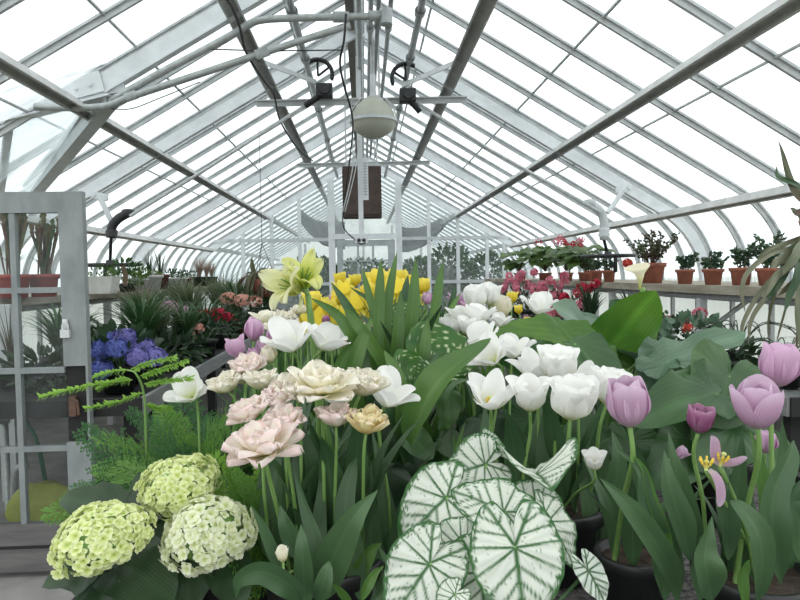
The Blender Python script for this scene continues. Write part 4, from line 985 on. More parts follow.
def broad(parent,pet,tip,nrm,tab=T_CAL,mat='attr',col=None,wd=1,fold=.25,droop=.2,wave=.05,wk=6,seed=0,ns=14,na=40,name='leaf',roll=0,stem=None,sm='stem_d',sr=.0035,cupx=0):
    """broad leaf: petiole joint pet, tip, upper-face normal nrm (local coordinates of parent)"""
    pet=V(pet);tip=V(tip); Y_=(tip-pet); L_=Y_.length; Y_.normalize(); Z_=V(nrm); Z_=(Z_-Y_*Z_.dot(Y_)).normalized(); X_=Y_.cross(Z_)
    if roll: Rm=Matrix.Rotation(roll,3,Y_); X_=Rm@X_; Z_=Rm@Z_
    vs=[];fs=[];uv=[];cs=[]
    if col: ns,na=34,110
    for i in range(ns+1):
        s=(i/ns)**.8
        for k in range(na):
            ph=-180+360*k/na; r=interp(tab,ph)*s; x=r*math.sin(R(ph))*wd; y=r*math.cos(R(ph))
            z=fold*abs(x)**1.15-droop*(max(y,0)**2)-droop*.6*(min(y,0)**2)+wave*s**3*math.sin(wk*R(ph)+seed*1.7)+.02*math.sin(y*13+seed)*s-cupx*x*x
            z+=.012*math.cos(abs(ph)*.35)*s
            vs.append(pet+(X_*x+Y_*y+Z_*z)*L_); uv.append((.5+.5*max(-1,min(1,x/.62)),max(0,min(1,.5+y*.5))))
            if col: cs.append(col(x/wd,y,s,ph,seed))
    for i in range(ns):
        for k in range(na): a=i*na+k; b=i*na+(k+1)%na; fs.append((a,b,b+na,a+na))
    mb=MB(); mb.add(vs,fs,uv,cs if col else None); o=obj(name,mb,mat,parent)
    if stem is not None:
        m=MB(); st=[V(q) for q in stem]+[pet]; tube(m,st,sr,8,14,sr*.7); obj('petiole',m,sm,parent)
    return o
# ---- caladium
cal=thing('caladium','white leaved caladium with green veins in front of the white tulips','caladium',P_cal)
def CL(px,py,Y): return at(px,py,Y)-P_cal
for i,(p,t,n,kw) in enumerate([
 ((515,546,.88),(528,636,.83),(0,-1,.55),dict(wd=1.0,fold=.10,droop=.15,wave=.03)),
 ((430,563,.90),(389,622,.86),(-.15,-1,.6),dict(wd=1.0,fold=.18,droop=.2,wave=.04)),
 ((482,572,.915),(487,645,.88),(0,-1,.4),dict(wd=1.0,fold=.1,droop=.2,wave=.03)),
 ((447,497,1.00),(398,541,.97),(-.2,-1,.7),dict(wd=1.0,fold=.15,droop=.35,wave=.04)),
 ((486,464,1.06),(446,476,1.04),(-.3,-1,.35),dict(wd=1.2,fold=.2,droop=.15,wave=.06)),
 ((536,474,1.05),(552,482,.98),(.05,-.25,1),dict(wd=1.7,fold=.75,droop=.3,wave=.10,wk=4)),
 ((505,512,.965),(452,486,.99),(.25,-1,.7),dict(wd=.9,fold=.15,droop=.25,wave=.06)),
 ((548,520,.97),(583,566,.95),(.5,-1,.4),dict(wd=.75,fold=.15,droop=.3,wave=.05)),
 ((537,508,1.0),(498,492,1.02),(0,-1,.5),dict(wd=1.1,fold=.15,droop=.2,wave=.06)),
 ((455,594,.86),(436,612,.85),(0,-.8,.7),dict(wd=1.1,fold=.2,droop=.2,wave=.04)),
 ((462,540,.95),(420,545,.96),(.2,-1,.8),dict(wd=.9,fold=.25,droop=.4,wave=.07)),
]):
    pp=CL(*p); broad(cal,pp,CL(*t),n,T_CAL,'attr',col_cal,seed=i*3+1,stem=[(rnd(-.02,.02),.01,0),pp*.55+V((0,.035,.0))],sm='stem',**kw)
broad(cal,CL(588,570,.93),CL(608,604,.91),(0,-1,.5),T_CAL,'attr',col_cal_dark,seed=44,wd=.7,fold=.25,stem=[(.03,.01,0),CL(560,600,.95)])
broad(cal,CL(492,446,1.1),CL(484,428,1.1),(0,-1,.3),T_CAL,'attr',col_cal,seed=47,wd=.8,fold=.5,stem=[(0,.03,0),CL(500,500,1.05)],sm='stem')
# ---- calla lily plant with big leaves
ca=thing('calla_lily','calla lily with big arching green leaves and one cream trumpet','calla lily',P_calla)
def KL(px,py,Y): return at(px,py,Y)-P_calla
for i,(p,t,n,tb,m,kw) in enumerate([
 ((606,352,1.95),(656,290,1.85),(.1,-1,.25),T_OVA,'calla',dict(wd=1.05,fold=.3,droop=.0,wave=.02)),
 ((592,362,1.75),(492,334,1.62),(.0,-.55,.85),T_ARR,'calla',dict(wd=.85,fold=.6,droop=.12,wave=.03)),
 ((640,362,2.0),(543,316,1.9),(.1,-.45,.9),T_ARR,'callag',dict(wd=.8,fold=.4,droop=-.1,wave=.04)),
 ((612,352,2.2),(566,312,2.3),(-.2,-.8,.8),T_OVA,'callag',dict(wd=1.1,fold=.3,droop=.1,wave=.04)),
 ((575,345,1.6),(625,390,1.5),(.3,-.8,.9),T_OVA,'callad',dict(wd=1.1,fold=.5,droop=.3,wave=.03)),
 ((545,372,1.7),(500,348,1.6),(.2,-1,.5),T_ARR,'callad',dict(wd=1.0,fold=.4,droop=.1,wave=.03)),
 ((640,330,2.15),(610,300,2.2),(-.3,-.8,.4),T_OVA,'callad',dict(wd=1.0,fold=.5,droop=.1,wave=.03)),
 ((530,420,1.7),(500,460,1.6),(0,-1,.4),T_ARR,'callad',dict(wd=1.2,fold=.3,droop=.3,wave=.03)),
 ((590,440,1.75),(570,500,1.65),(0,-1,.4),T_ARR,'callad',dict(wd=1.2,fold=.3,droop=.3,wave=.03)),
 ((630,440,1.75),(650,500,1.65),(0,-1,.4),T_ARR,'callad',dict(wd=1.2,fold=.3,droop=.3,wave=.03)),
]):
    pp=KL(*p); broad(ca,pp,KL(*t),n,tb,m,seed=i+2,stem=[(rnd(-.05,.05),rnd(0,.05),0),V((pp.x*.7,pp.y*.5+.03,pp.z*.55))],sr=.007,sm='stem',ns=16,na=60,**kw)
# calla bloom
h=KL(640,290,1.9); mb=MB(); tube(mb,[(.03,.02,0),V((h.x*.6,.03,h.z*.5)),h+V((0,0,-.015)),h],.006,8,16,.005); obj('flower_stem',mb,'stem',ca)
mb=MB(); vs=[];fs=[];uv=[]; n=36;m=14
for i in range(m+1):
    v=i/m; r=.006+.030*v**1.3+ (.016*max(0,v-.72)/.28)
    for k in range(n+1):
        a=2*PI*k/n*1.0; lip=.5+.5*math.cos(a-PI*1.05); rr=r*(1+.75*lip*v**4); z=.075*v*(1-.10*lip*v**3)+.010*v**6*(1-lip)
        vs.append((rr*math.cos(a)+.0*v,rr*math.sin(a)+.01*v*lip,z)); uv.append((k/n,v))
for i in range(m):
    for k in range(n): a=i*(n+1)+k; fs.append((a,a+1,a+n+2,a+n+1))
mb.add(vs,fs,uv); MT['p_calla']=petalmat('cream_calla_spathe',[(0,(.35,.48,.12)),(.25,(.66,.68,.34)),(.6,(.84,.78,.58)),(1,(.86,.80,.62))],None,.4,.4,.04)
o=obj('spathe',mb,'p_calla',ca); o.matrix_local=axisM((-.08,-.2,1),0,h,1.0)@Matrix.Diagonal((.5,.5,.95,1))
mb=MB(); tube(mb,[(0,0,.01),(0,0,.055)],.005,10,6,.003); o=obj('spadix',mb,'stamen',ca); o.matrix_local=axisM((-.08,-.2,1),0,h,.8)
# ---- heart leaved plant at right
P_h=bpot(0,0,1.62,.10,'black nursery pot under the heart shaped green leaves',.16,x=.92)
hp=thing('elephant_ear','heart leaved green plant between calla lily and highest lavender tulip','elephant ear',P_h)
def HL(px,py,Y): return at(px,py,Y)-P_h
for i,(p,t,n,tb,m,kw) in enumerate([
 ((729,376,1.55),(717,424,1.45),(0,-1,.45),T_CAL,'mleaf',dict(wd=1.15,fold=.2,droop=.15,wave=.03)),
 ((668,362,1.75),(746,330,1.75),(-.1,-.45,1),T_ARR,'callag',dict(wd=.7,fold=.35,droop=.05,wave=.05)),
 ((716,394,1.5),(650,400,1.4),(.1,-.7,.9),T_ARR,'callad',dict(wd=.9,fold=.4,droop=.35,wave=.06)),
 ((735,425,1.5),(705,460,1.4),(0,-.9,.6),T_CAL,'callad',dict(wd=.9,fold=.2,droop=.3,wave=.05)),
 ((700,380,1.7),(690,350,1.8),(0,-1,.2),T_OVA,'callad',dict(wd=1.4,fold=.3,droop=.1,wave=.05)),
 ((690,440,1.5),(660,480,1.4),(0,-1,.4),T_ARR,'callad',dict(wd=1.2,fold=.3,droop=.3,wave=.03)),
 ((760,440,1.55),(790,480,1.45),(0,-1,.4),T_ARR,'callad',dict(wd=1.2,fold=.3,droop=.3,wave=.03)),
 ((665,352,1.85),(650,385,1.75),(0,-1,.4),T_OVA,'callag',dict(wd=1.3,fold=.3,droop=.3,wave=.03)),
]):
    pp=HL(*p); broad(hp,pp,HL(*t),n,tb,m,seed=i+12,stem=[(rnd(-.04,.04),rnd(0,.05),0),V((pp.x*.7,pp.y*.5+.03,pp.z*.55))],sr=.005,sm='stem',ns=16,na=60,**kw)
# ---- speckled calla leaves
sp_=thing('speckled_calla','calla plant with white speckled dark leaves left of the rolled leaf','calla lily',P_spot)
def SL_(px,py,Y): return at(px,py,Y)-P_spot
for i,(p,t,n,kw) in enumerate([
 ((446,378,1.55),(422,318,1.62),(.15,-1,.35),dict(wd=1.35,fold=.25,droop=.1,wave=.03)),
 ((425,392,1.5),(398,350,1.5),(-.2,-1,.4),dict(wd=1.1,fold=.25,droop=.2,wave=.04)),
 ((470,352,1.7),(484,324,1.75),(0,-1,.2),dict(wd=1.1,fold=.2,droop=.1,wave=.02)),
 ((395,330,1.8),(408,300,1.85),(0,-1,.2),dict(wd=1.1,fold=.2,droop=.1,wave=.02))]):
    pp=SL_(*p); broad(sp_,pp,SL_(*t),n,T_OVA,'attr',col_spot,seed=i+21,stem=[(rnd(-.04,.04),rnd(0,.05),0),V((pp.x*.7,pp.y*.5+.03,pp.z*.55))],sr=.005,sm='stem',**kw)
for p,t,n,m,wd in [((448,392,1.45),(449,428,1.42),(0,-1,.2),'mleaf',1.0),((410,436,1.4),(432,455,1.35),(0,-1,.6),'mleaf',1.2),((440,440,1.5),(470,452,1.45),(0,-.8,.7),'dleaf',1.2),((480,420,1.6),(500,470,1.55),(0,-1,.3),'dleaf',1.4),
   ((420,460,1.5),(410,520,1.45),(0,-1,.3),'dleaf',1.2),((400,400,1.55),(385,455,1.5),(-.2,-1,.3),'dleaf',1.2),((450,470,1.5),(430,540,1.45),(.2,-1,.3),'dleaf',1.3),((385,470,1.45),(378,540,1.4),(0,-1,.3),'dleaf',1.2)]:
    pp=SL_(*p); broad(sp_,pp,SL_(*t),n,T_OVA,m,wd=wd,fold=.3,droop=.25,seed=5,stem=[(0,.02,0),V((pp.x*.7,.04,pp.z*.5))],sr=.004)
pathleaf(sp_,PL([(411,445,1.36),(420,415,1.34),(436,385,1.33),(460,362,1.36),(491,338,1.42)],P_spot),.075,'iris','broad',.35,(-.5,-.6,.5),.1,'rolled_leaf',24)
pathleaf(sp_,PL([(440,430,1.45),(448,393,1.43),(462,381,1.43),(477,381,1.45)],P_spot),.022,'tleaf','grass',.2,(0,-.3,1),.05)
# ---- tall upright leaves (amaryllis clump)
P_ir=V(at(395,420,1.75)); P_ir.z=ZB+.004
P_irp=thing('nursery_pot','black nursery pot under the tall upright strap leaves','pot',(P_ir.x,P_ir.y,ZB+.002)); pot(.12,.10,.16,'plastic',True,P_irp); P_ir=V((P_ir.x,P_ir.y,ZB+.145))
ir=thing('strap_leaf_clump','tall clump of upright strap leaves in the middle of the bed','amaryllis leaves',P_ir)
for pts,w,m in [
 ([(376,450,1.70),(377,360,1.68),(379,300,1.70),(381,259,1.72)],.032,'iris'),([(384,450,1.74),(384,360,1.72),(388,300,1.74),(397,252,1.78)],.030,'iris'),
 ([(405,450,1.72),(408,360,1.68),(412,310,1.68),(416,258,1.70)],.040,'iris'),([(418,450,1.72),(428,360,1.68),(436,300,1.68),(443,261,1.70)],.030,'iris'),
 ([(410,450,1.8),(425,370,1.8),(445,320,1.78),(461,292,1.8)],.022,'iris'),([(395,450,1.65),(394,380,1.62),(398,330,1.62),(401,290,1.64)],.034,'iris'),
 ([(388,450,1.68),(374,366,1.60),(350,333,1.55),(336,314,1.55),(311,298,1.55)],.028,'iris'),([(388,450,1.7),(366,350,1.62),(352,315,1.60),(331,282,1.60)],.028,'clivia'),
 ([(392,450,1.66),(388,380,1.58),(372,345,1.54),(352,318,1.55),(345,308,1.55)],.030,'iris'),([(372,450,1.6),(352,385,1.52),(358,350,1.52),(372,318,1.56)],.040,'iris'),
 ([(370,450,1.62),(345,380,1.55),(343,360,1.55),(368,322,1.60)],.032,'tleaf2'),([(398,460,1.5),(402,420,1.46),(398,380,1.46),(384,350,1.5)],.036,'iris'),
 ([(420,460,1.6),(418,400,1.56),(424,350,1.56),(428,318,1.6)],.035,'iris'),([(410,470,1.5),(395,420,1.46),(385,400,1.46),(374,380,1.5)],.034,'clivia'),
 ([(400,470,1.5),(410,420,1.48),(420,380,1.5),(440,350,1.55)],.03,'clivia'),([(388,460,1.62),(372,400,1.58),(365,370,1.56),(366,335,1.6)],.03,'clivia'),
 ([(390,450,1.9),(383,350,1.9),(370,300,1.92),(362,268,1.95)],.026,'iris'),([(400,450,1.9),(400,350,1.9),(404,300,1.9),(408,275,1.92)],.03,'clivia'),
 ([(415,450,1.9),(435,350,1.9),(450,310,1.9),(455,285,1.92)],.028,'clivia'),([(395,450,2.0),(390,350,2.0),(380,310,2.0),(350,287,2.0)],.022,'clivia'),
 ([(395,450,1.8),(410,380,1.75),(416,340,1.75),(432,310,1.78)],.03,'clivia'),([(380,450,1.8),(360,380,1.8),(352,350,1.8),(350,330,1.8)],.03,'clivia')]:
    pathleaf(ir,PL(pts,P_ir),w,m,'strap',.28,(.25,-1,.1),.05,n=20,nu=4)
for k in range(22):
    tleaf(ir,(rnd(-.06,.06),rnd(-.05,.05),0),rnd(0,6.28),rnd(.25,.5),rnd(.1,.5),.03,'clivia' if k%2 else 'dleaf',rnd(.1,.6),'strap',.25,.1)
# ---- lime yellow amaryllis
am=thing('amaryllis','lime yellow amaryllis with two trumpet blooms on one tall stem','amaryllis',(at(318,400,1.72).x,1.72,ZB+.004))
A0=am.location.copy(); top=at(308,295,1.70)-A0
mb=MB(); tube(mb,[(0,0,0),V((top.x*.5+.01,0,top.z*.5)),top],.0095,10,14,.008); obj('stem',mb,'stem',am)
def trumpet(c,ax,mat,s,seed):
    c=c-A0; mb=bloom([(3,.100,.050,(26,30,105),.30,dict(ruf=.04,frill=.10,tip=.45,pa_=1.15,nv=14,nu=8)),(3,.096,.046,(22,30,98),.30,dict(ruf=.04,frill=.10,tip=.45,pa_=1.15,pa=.85,pb=.7,nv=14,nu=8))],seed)
    axv=V(ax).normalized(); base=c-axv*.055*s
    o=obj('trumpet',mb,mat,am); o.matrix_local=axisM(axv,seed,base,s)
    m2=MB(); tube(m2,[top,(top+base)/2+V((0,0,.01)),base],.006,8,8); obj('flower_stalk',m2,'stem',am)
    m3=MB()
    for k in range(5): d=V((.20*math.cos(k*1.26),.20*math.sin(k*1.26),1)); tube(m3,[(0,0,.01),d*.035,d*.060+V((0,.0,0))],.0016,5,8)
    o=obj('stamens',m3,'stem',am); o.matrix_local=axisM(axv,0,base,s)
trumpet(at(306,272,1.66),(.25,-.75,.65),'p_amar',1.05,1); trumpet(at(283,284,1.66),(-.65,-.7,.3),'p_amar2',1.08,2)
m4=MB(); 
o=obj('bud',petal(.05,.02,(10,5,0),.8),'p_amar2',am); o.matrix_local=axisM((-.1,0,-1),0,top+V((-.015,-.01,.0)),1)
# ================================================================== hydrangeas
def floret(s=.012):
    mb=MB()
    for k in range(4):
        p=petal(s,s*1.05,(78,70,82),.2,pa=.55,pb=.5,nv=3,nu=2,r0=.0008); mb.merge(p,Matrix.Rotation(k*PI/2,4,'Z'))
    return mb
FL=[floret(.0125),floret(.0105)]
def mophead(r,n,seed,flat=.75):
    rs=random.Random(seed); mb=MB(); 
    for i in range(n):
        z=1-1.45*(i+.5)/n; a=i*2.39996+rs.uniform(-.2,.2); q=math.sqrt(max(0,1-z*z)); d=V((q*math.cos(a),q*math.sin(a),z*flat)); lump=1+.07*math.sin(a*3+seed)+.06*math.sin(z*7+seed)
        dd=(d+V((rs.uniform(-.35,.35),rs.uniform(-.35,.35),rs.uniform(-.35,.35)))).normalized()
        mb.merge(FL[i%2],axisM(dd,rs.uniform(0,6),d*r*lump*rs.uniform(.93,1.05),rs.uniform(.85,1.2)*(r/.075)**.5))
    return mb
FL[0:2]=[floret(.0105),floret(.0088)]
hy=thing('hydrangea','lime green hydrangea with three mop heads in the front left corner','hydrangea',P_hyd)
mh=mophead(.062,300,1,.82).mesh('mop'); mh2=mophead(.062,300,5,.82).mesh('mop')
for i,(px,py,Y,sx,sz,m,me) in enumerate([(102,537,1.02,1.10,.72,'p_green',mh),(180,486,1.14,1.04,.85,'p_green',mh2),(208,534,1.06,1.12,.98,'p_greenw',mh)]):
    c=at(px,py,Y)-P_hyd; o=obj('flower_head',recolor(me,m),None,hy); M=axisM((-.05,-.35,.95),i*2,c,1)@Matrix.Diagonal((sx,sx,sz,1)); o.matrix_local=M
    mb=MB(); lathe(mb,[(0,-.035),(.035,-.025),(.05,0),(.042,.03),(.02,.045),(0,.047)],14); q=obj('inner_florets',mb,'stem',hy); q.matrix_local=M
    mb=MB(); tube(mb,[(rnd(-.03,.03),0,0),c*.5+V((0,.03,0)),c-V((0,0,.03))],.005,8,12); obj('stem',mb,'stem_d',hy)
for p,t,n,w in [((95,556,1.05),(72,590,1.0),(0,-.6,1),1.6),((118,560,1.08),(170,590,1.02),(.1,-.6,1),1.7),((150,520,1.15),(140,480,1.2),(0,-1,.6),1.6),((165,520,1.15),(155,580,1.08),(0,-.8,.8),1.7),((225,560,1.12),(240,600,1.05),(.1,-.8,.8),1.6),
   ((120,510,1.2),(60,490,1.2),(0,-.6,1),1.3),((190,560,1.12),(185,610,1.05),(0,-.8,.8),1.7),((215,500,1.25),(235,470,1.3),(.1,-1,.8),1.5),((150,500,1.22),(170,455,1.3),(0,-1,.6),1.5),((110,570,1.1),(45,575,1.05),(0,-.5,1),1.3),((95,580,1.05),(110,615,1.0),(0,-.8,.8),1.6),((230,540,1.2),(260,575,1.15),(0,-.8,.8),1.6)]:
    broad(hy,at(*p)-P_hyd,at(*t)-P_hyd,n,T_OVA,'dleaf',wd=w*.8,fold=.25,droop=.25,wave=.03,wk=14,seed=3,stem=[(0,0,.05)],sr=.003)
# ================================================================== asparagus fern
def frond(L_=.34,n=26,bw=.10,dens=9,nl=.007,seed=0,droopy=.25):
    rs=random.Random(seed); mb=MB(); pts=[V((L_*t,0,-droopy*L_*t*t)) for t in [i/8 for i in range(9)]]; tube(mb,pts,.0011,4,None,.0005)
    vs=[];fs=[];uv=[]
    for i in range(n):
        t=.10+.9*i/n
        p=V((L_*t,0,-droopy*L_*t*t)); wl=bw*math.sin(PI*(t*.82+.16))**.8*rs.uniform(.75,1.1)
        for s in (-1,1):
            d=V((.62,s*1.0,rs.uniform(-.28,.22))).normalized(); e=p+d*wl; e.z-=wl*.15
            a=len(vs); q=V((0,0,.0006)); vs+=[p-q,p+q,e]; fs.append((a,a+1,a+2)); uv+=[(.25,.5)]*3
            m=max(3,int(dens*wl/bw)+2)
            for k in range(m):
                u=(k+.6)/m; c=p.lerp(e,u); c.z-=.0
                for s2 in (-1,1):
                    dd=(d+V((-d.y,d.x,0))*s2*1.1+V((0,0,rs.uniform(-.5,.7)))).normalized()*nl*rs.uniform(.8,1.4)*(1.15-.5*u); w=V((-dd.y,dd.x,dd.z*.3)).normalized()*nl*.20
                    a=len(vs); vs+=[c,c+dd*.5+w,c+dd,c+dd*.5-w]; fs.append((a,a+1,a+2,a+3)); uv+=[(.25,.5)]*4
    mb.add(vs,fs,uv); return mb
FR={}
for nm,a in (('f',dict(L_=.30,n=30,bw=.075,dens=11,nl=.0105)),('s',dict(L_=.16,n=18,bw=.035,dens=7,nl=.010)),('g',dict(L_=.24,n=26,bw=.06,dens=10,nl=.0095,seed=2))):
    FR[nm]=frond(**a).mesh('frond')
def placefrond(parent,org,k,p0,p1,mat,roll=0,ln=None,name='frond'):
    base={'f':.30,'s':.16,'g':.24}[k]; p0=V(p0)-org; p1=V(p1)-org; d=p1-p0; X=d.normalized(); Z=V((0,-.55,.85)); Z=(Z-X*Z.dot(X)).normalized(); Y=Z.cross(X)
    M=Matrix((X,Y,Z)).transposed().to_4x4()@Matrix.Rotation(roll,4,'X')@Matrix.Scale(d.length/base,4); M.translation=p0
    o=obj(name,recolor(FR[k],mat),None,parent); o.matrix_local=M; return o
P_f=bpot(0,0,1.55,.11,'black nursery pot under the feathery asparagus fern',.16,x=-.42)
fe=thing('asparagus_fern','feathery green asparagus fern spreading behind the lime hydrangea','fern',P_f)
rs=random.Random(11)
FT=[(62,486),(75,462),(95,440),(110,425),(130,415),(150,405),(165,410),(180,400),(200,403),(215,412),(230,405),(245,415),(90,492),(105,474),(120,458),(150,440),(175,430),(205,430),(225,440),(250,440),(255,470),(240,500),(262,510),(200,455),(170,455),(140,470),(110,495),(235,460),(215,480),(190,440)]
for i,(tx,ty) in enumerate(FT):
    r=(205+rs.uniform(-22,30),505+rs.uniform(-25,30),1.50+rs.uniform(-.12,.15)); Y=1.35+rs.uniform(-.08,.25)
    placefrond(fe,P_f,'f' if i%2 else 'g',at(*r),at(tx,ty,Y),('fern','fernd','fern','fernd')[i%4],rs.uniform(-.5,.5))
P_f2=bpot(0,0,1.34,.08,'black nursery pot under the bright yellow green fern sprays',.14,x=-.20)
fe2=thing('asparagus_fern','bright yellow green fern sprays between white hydrangea and tulip leaves','fern',P_f2)
for i in range(22):
    a=rs.uniform(0,1); r=(262+rs.uniform(-10,12),600-rs.uniform(0,90),1.16); t=(222+rs.uniform(0,58),452+rs.uniform(0,120))
    placefrond(fe2,P_f2,'s',at(*r),at(t[0],t[1],1.12+rs.uniform(-.03,.08)),'fern' if i%3 else 'fernb',rs.uniform(-.6,.6))
# light green sprays reaching over the aisle
P_s=bpot(0,0,1.38,.07,'small black pot under the fresh green spray reaching across the aisle',.14,x=-.475)
sy=thing('fern_spray','fresh light green fern spray with long level branches crossing the door edge','fern',P_s)
def spray(pts,n,s=.011):
    P=cat([at(*q)-P_s for q in pts],n); mb=MB(); tube(mb,P,.0016,5,None,.0007); vs=[];fs=[];uv=[]
    for i in range(1,len(P)):
        t=(P[i]-P[i-1]).normalized()
        for sd in (-1,1):
            for rep in (0,1):
                d=(t*rs.uniform(.3,.9)+V((0,rs.uniform(-.6,.6),sd*rs.uniform(.2,.8)-.25))).normalized()*s*rs.uniform(.7,1.3); w=V((0,-d.z,d.y)).normalized()*s*.22+t*s*.12
                a=len(vs); vs+=[P[i],P[i]+d*.5+w,P[i]+d,P[i]+d*.5-w]; fs.append((a,a+1,a+2,a+3)); uv+=[(.25,.5)]*4
    mb.add(vs,fs,uv); obj('branch',mb,'fernb',sy)
mb=MB(); tube(mb,[(0,0,0),at(146,445,1.35)-P_s,at(144,395,1.33)-P_s,at(136,374,1.3)-P_s,at(127,370,1.3)-P_s],.0028,6,16,.0018); obj('stem',mb,'stem',sy)
for pts,n in (([(128,370,1.3),(112,372,1.28),(95,377,1.26)],16),([(132,380,1.3),(100,384,1.25),(70,390,1.2),(41,397,1.18)],40),([(142,393,1.32),(118,402,1.26),(88,408,1.22)],24),([(131,369,1.3),(150,362,1.32),(174,357,1.34)],16),([(140,376,1.32),(160,369,1.34),(186,361,1.36)],22),([(144,384,1.32),(165,380,1.34),(190,377,1.36)],22),([(146,404,1.34),(155,407,1.34),(170,408,1.36)],16),([(132,380,1.3),(118,380,1.28),(100,388,1.26)],16)): spray(pts,n)
# ================================================================== side benches, shelves, hanging plants
def onb(px,Y,z): p=at(px,300,Y); return V((p.x,Y,z))
def leafblob(mb,c,rad,n,s,rs,up=.4,asp=.5):
    vs=[];fs=[];uv=[]
    for i in range(n):
        d=V((rs.gauss(0,1),rs.gauss(0,1),rs.gauss(0,1))).normalized(); r=rs.uniform(.35,1)**.5
        p=V(c)+V((d.x*rad[0],d.y*rad[1],d.z*rad[2]))*r; t=(d+V((0,0,up))+V((rs.uniform(-.7,.7),rs.uniform(-.7,.7),rs.uniform(-.7,.7)))).normalized()*s*rs.uniform(.7,1.3)
        w=t.cross(V((rs.uniform(-1,1),rs.uniform(-1,1),rs.uniform(-1,1)))).normalized()*s*asp*.5; nn=t.cross(w).normalized()*s*.08
        a=len(vs); vs+=[p,p+t*.3+w,p+t*.7+w*.8,p+t,p+t*.7-w*.8,p+t*.3-w,p+t*.4+nn]
        fs+=[(a,a+1,a+6),(a+1,a+2,a+6),(a+2,a+3,a+6),(a+3,a+4,a+6),(a+4,a+5,a+6),(a+5,a,a+6)]; uv+=[(.5,0),(0,.3),(0,.7),(.5,1),(1,.7),(1,.3),(.5,.4)]
    return mb.add(vs,fs,uv)
def fblob(mb,c,rad,n,s,rs):
    fl=floret(s)
    for i in range(n):
        d=V((rs.gauss(0,1),rs.gauss(0,1)-.3,rs.gauss(0,1)+.4)).normalized(); p=V(c)+V((d.x*rad[0],d.y*rad[1],d.z*rad[2])); mb.merge(fl,axisM(d+V((rs.uniform(-.3,.3),rs.uniform(-.3,.3),0)),rs.uniform(0,6),p,rs.uniform(.8,1.2)))
    return mb
def potted(px,Y,z,label,cat_,rt=.08,h=.13,pm='terra',leaf=None,flowers=None,name='potted_plant',group=None,seed=0,loc=None,straps=None):
    """leaf=(material,n,size,radii,height,aspect); flowers=(material,[(dx,dy,dz,r,n,s)]); straps=(material,n,length,width,lean,droop)"""
    rs=random.Random(seed+int(px)); p=loc if loc is not None else onb(px,Y,z); t=thing(name,label,cat_,p,group); pot(rt,rt*.72,h,pm,True,t)
    if leaf:
        m,n,s,rad,zz,asp=leaf; mb=MB(); leafblob(mb,(0,0,h+zz),rad,n,s,rs,.4,asp); obj('foliage',mb,m,t)
        mb=MB()
        for k in range(5): tube(mb,[(rnd(-.01,.01),rnd(-.01,.01),h*.85),(rad[0]*rs.uniform(-.5,.5),rad[1]*rs.uniform(-.5,.5),h+zz+rad[2]*.3)],.003,5)
        obj('stem',mb,'stem_d',t)
    if flowers:
        m,L_=flowers
        for dx,dy,dz,r,n,s in L_: mb=MB(); fblob(mb,(0,0,0),(r,r,r*.75),n,s,rs); obj('flower_cluster',mb,m,t,True,(dx,dy,dz))
    if straps:
        m,n,ln,w,lean,dr=straps; d_=MB()
        for k in range(n):
            az=k*2.4+rs.uniform(-.3,.3); L2=ln*rs.uniform(.6,1.1); ll_=lean*rs.uniform(.3,1.2); dd=V((math.cos(az),math.sin(az),0)); pts=[];q=V((dd.x*.01,dd.y*.01,h*.8)); 
            for i in range(6):
                pts.append(q.copy()); a=ll_*.4+(ll_+dr*(i/5)*1.2)*(i/5); q=q+(dd*math.sin(a)+V((0,0,math.cos(a))))*(L2/5)
            strap(d_,pts,w,'grass',.25,-dd,9,0,0,0,2)
        obj('leaves',d_,m,t)
    return t
# ---- left bench
ZL=.85+.002
t=potted(121,3.75,ZL,'blue mophead hydrangea on the left side bench beside the door','hydrangea',.11,.15,'plastic',('dleaf',90,.075,(.22,.20,.12),.10,.65),name='blue_hydrangea',loc=V((-1.42,3.75,ZL)))
for k,(px,py,Y,m) in enumerate([(100,350,3.65,'p_blue'),(117,349,3.6,'p_blue'),(124,338,3.75,'p_blued'),(111,342,3.78,'p_blue'),(143,347,3.7,'p_blued'),(138,358,3.6,'p_blued'),(101,370,3.6,'p_blue'),(155,358,3.65,'p_blued')]):
    c=at(px,py,Y)-t.location; o=obj('flower_head',recolor(mh if k%2 else mh2,m),None,t); o.matrix_local=axisM((0,-.4,1),k,c,.98)
def GL(px,Y,label,cat_,**k): return potted(px,Y,ZL,label,cat_,**k)
def LB(x,Y): return V((x,Y,ZL))
potted(158,4.6,ZL,'big clump of arching dark green strap leaves behind the blue hydrangea','clivia',.14,.17,'plastic',straps=('clivia',110,.52,.028,.75,.9),name='clivia',loc=LB(-1.55,4.55))
potted(130,4.4,ZL,'second strap leaved clump against the left shelf, nearer the door','clivia',.12,.16,'plastic',straps=('clivia',80,.46,.024,.7,.9),name='clivia',loc=LB(-1.95,4.2))
potted(175,5.2,ZL,'strap leaved clump beside the mauve flowers on the left bench','clivia',.12,.15,'plastic',straps=('clivia',80,.46,.022,.7,.9),name='clivia',loc=LB(-1.42,5.15))
potted(182,5.4,ZL,'mauve flowered plant among strap leaves on the left bench','flowering plant',.08,.14,'plastic',('mleaf',60,.05,(.15,.15,.08),.08,.6),('p_mauve',[(-.04,-.05,.40,.07,60,.018),(.06,0,.36,.06,50,.018)]),loc=LB(-1.62,5.6))
potted(205,5.6,ZL,'salmon azalea low at the bench edge behind the strap leaves','azalea',.10,.14,'plastic',('dleaf',120,.045,(.20,.18,.10),.08,.5),('p_salmon',[(-.10,-.08,.18,.045,24,.018),(-.02,-.10,.24,.04,24,.018)]),name='azalea',loc=LB(-1.32,5.35))
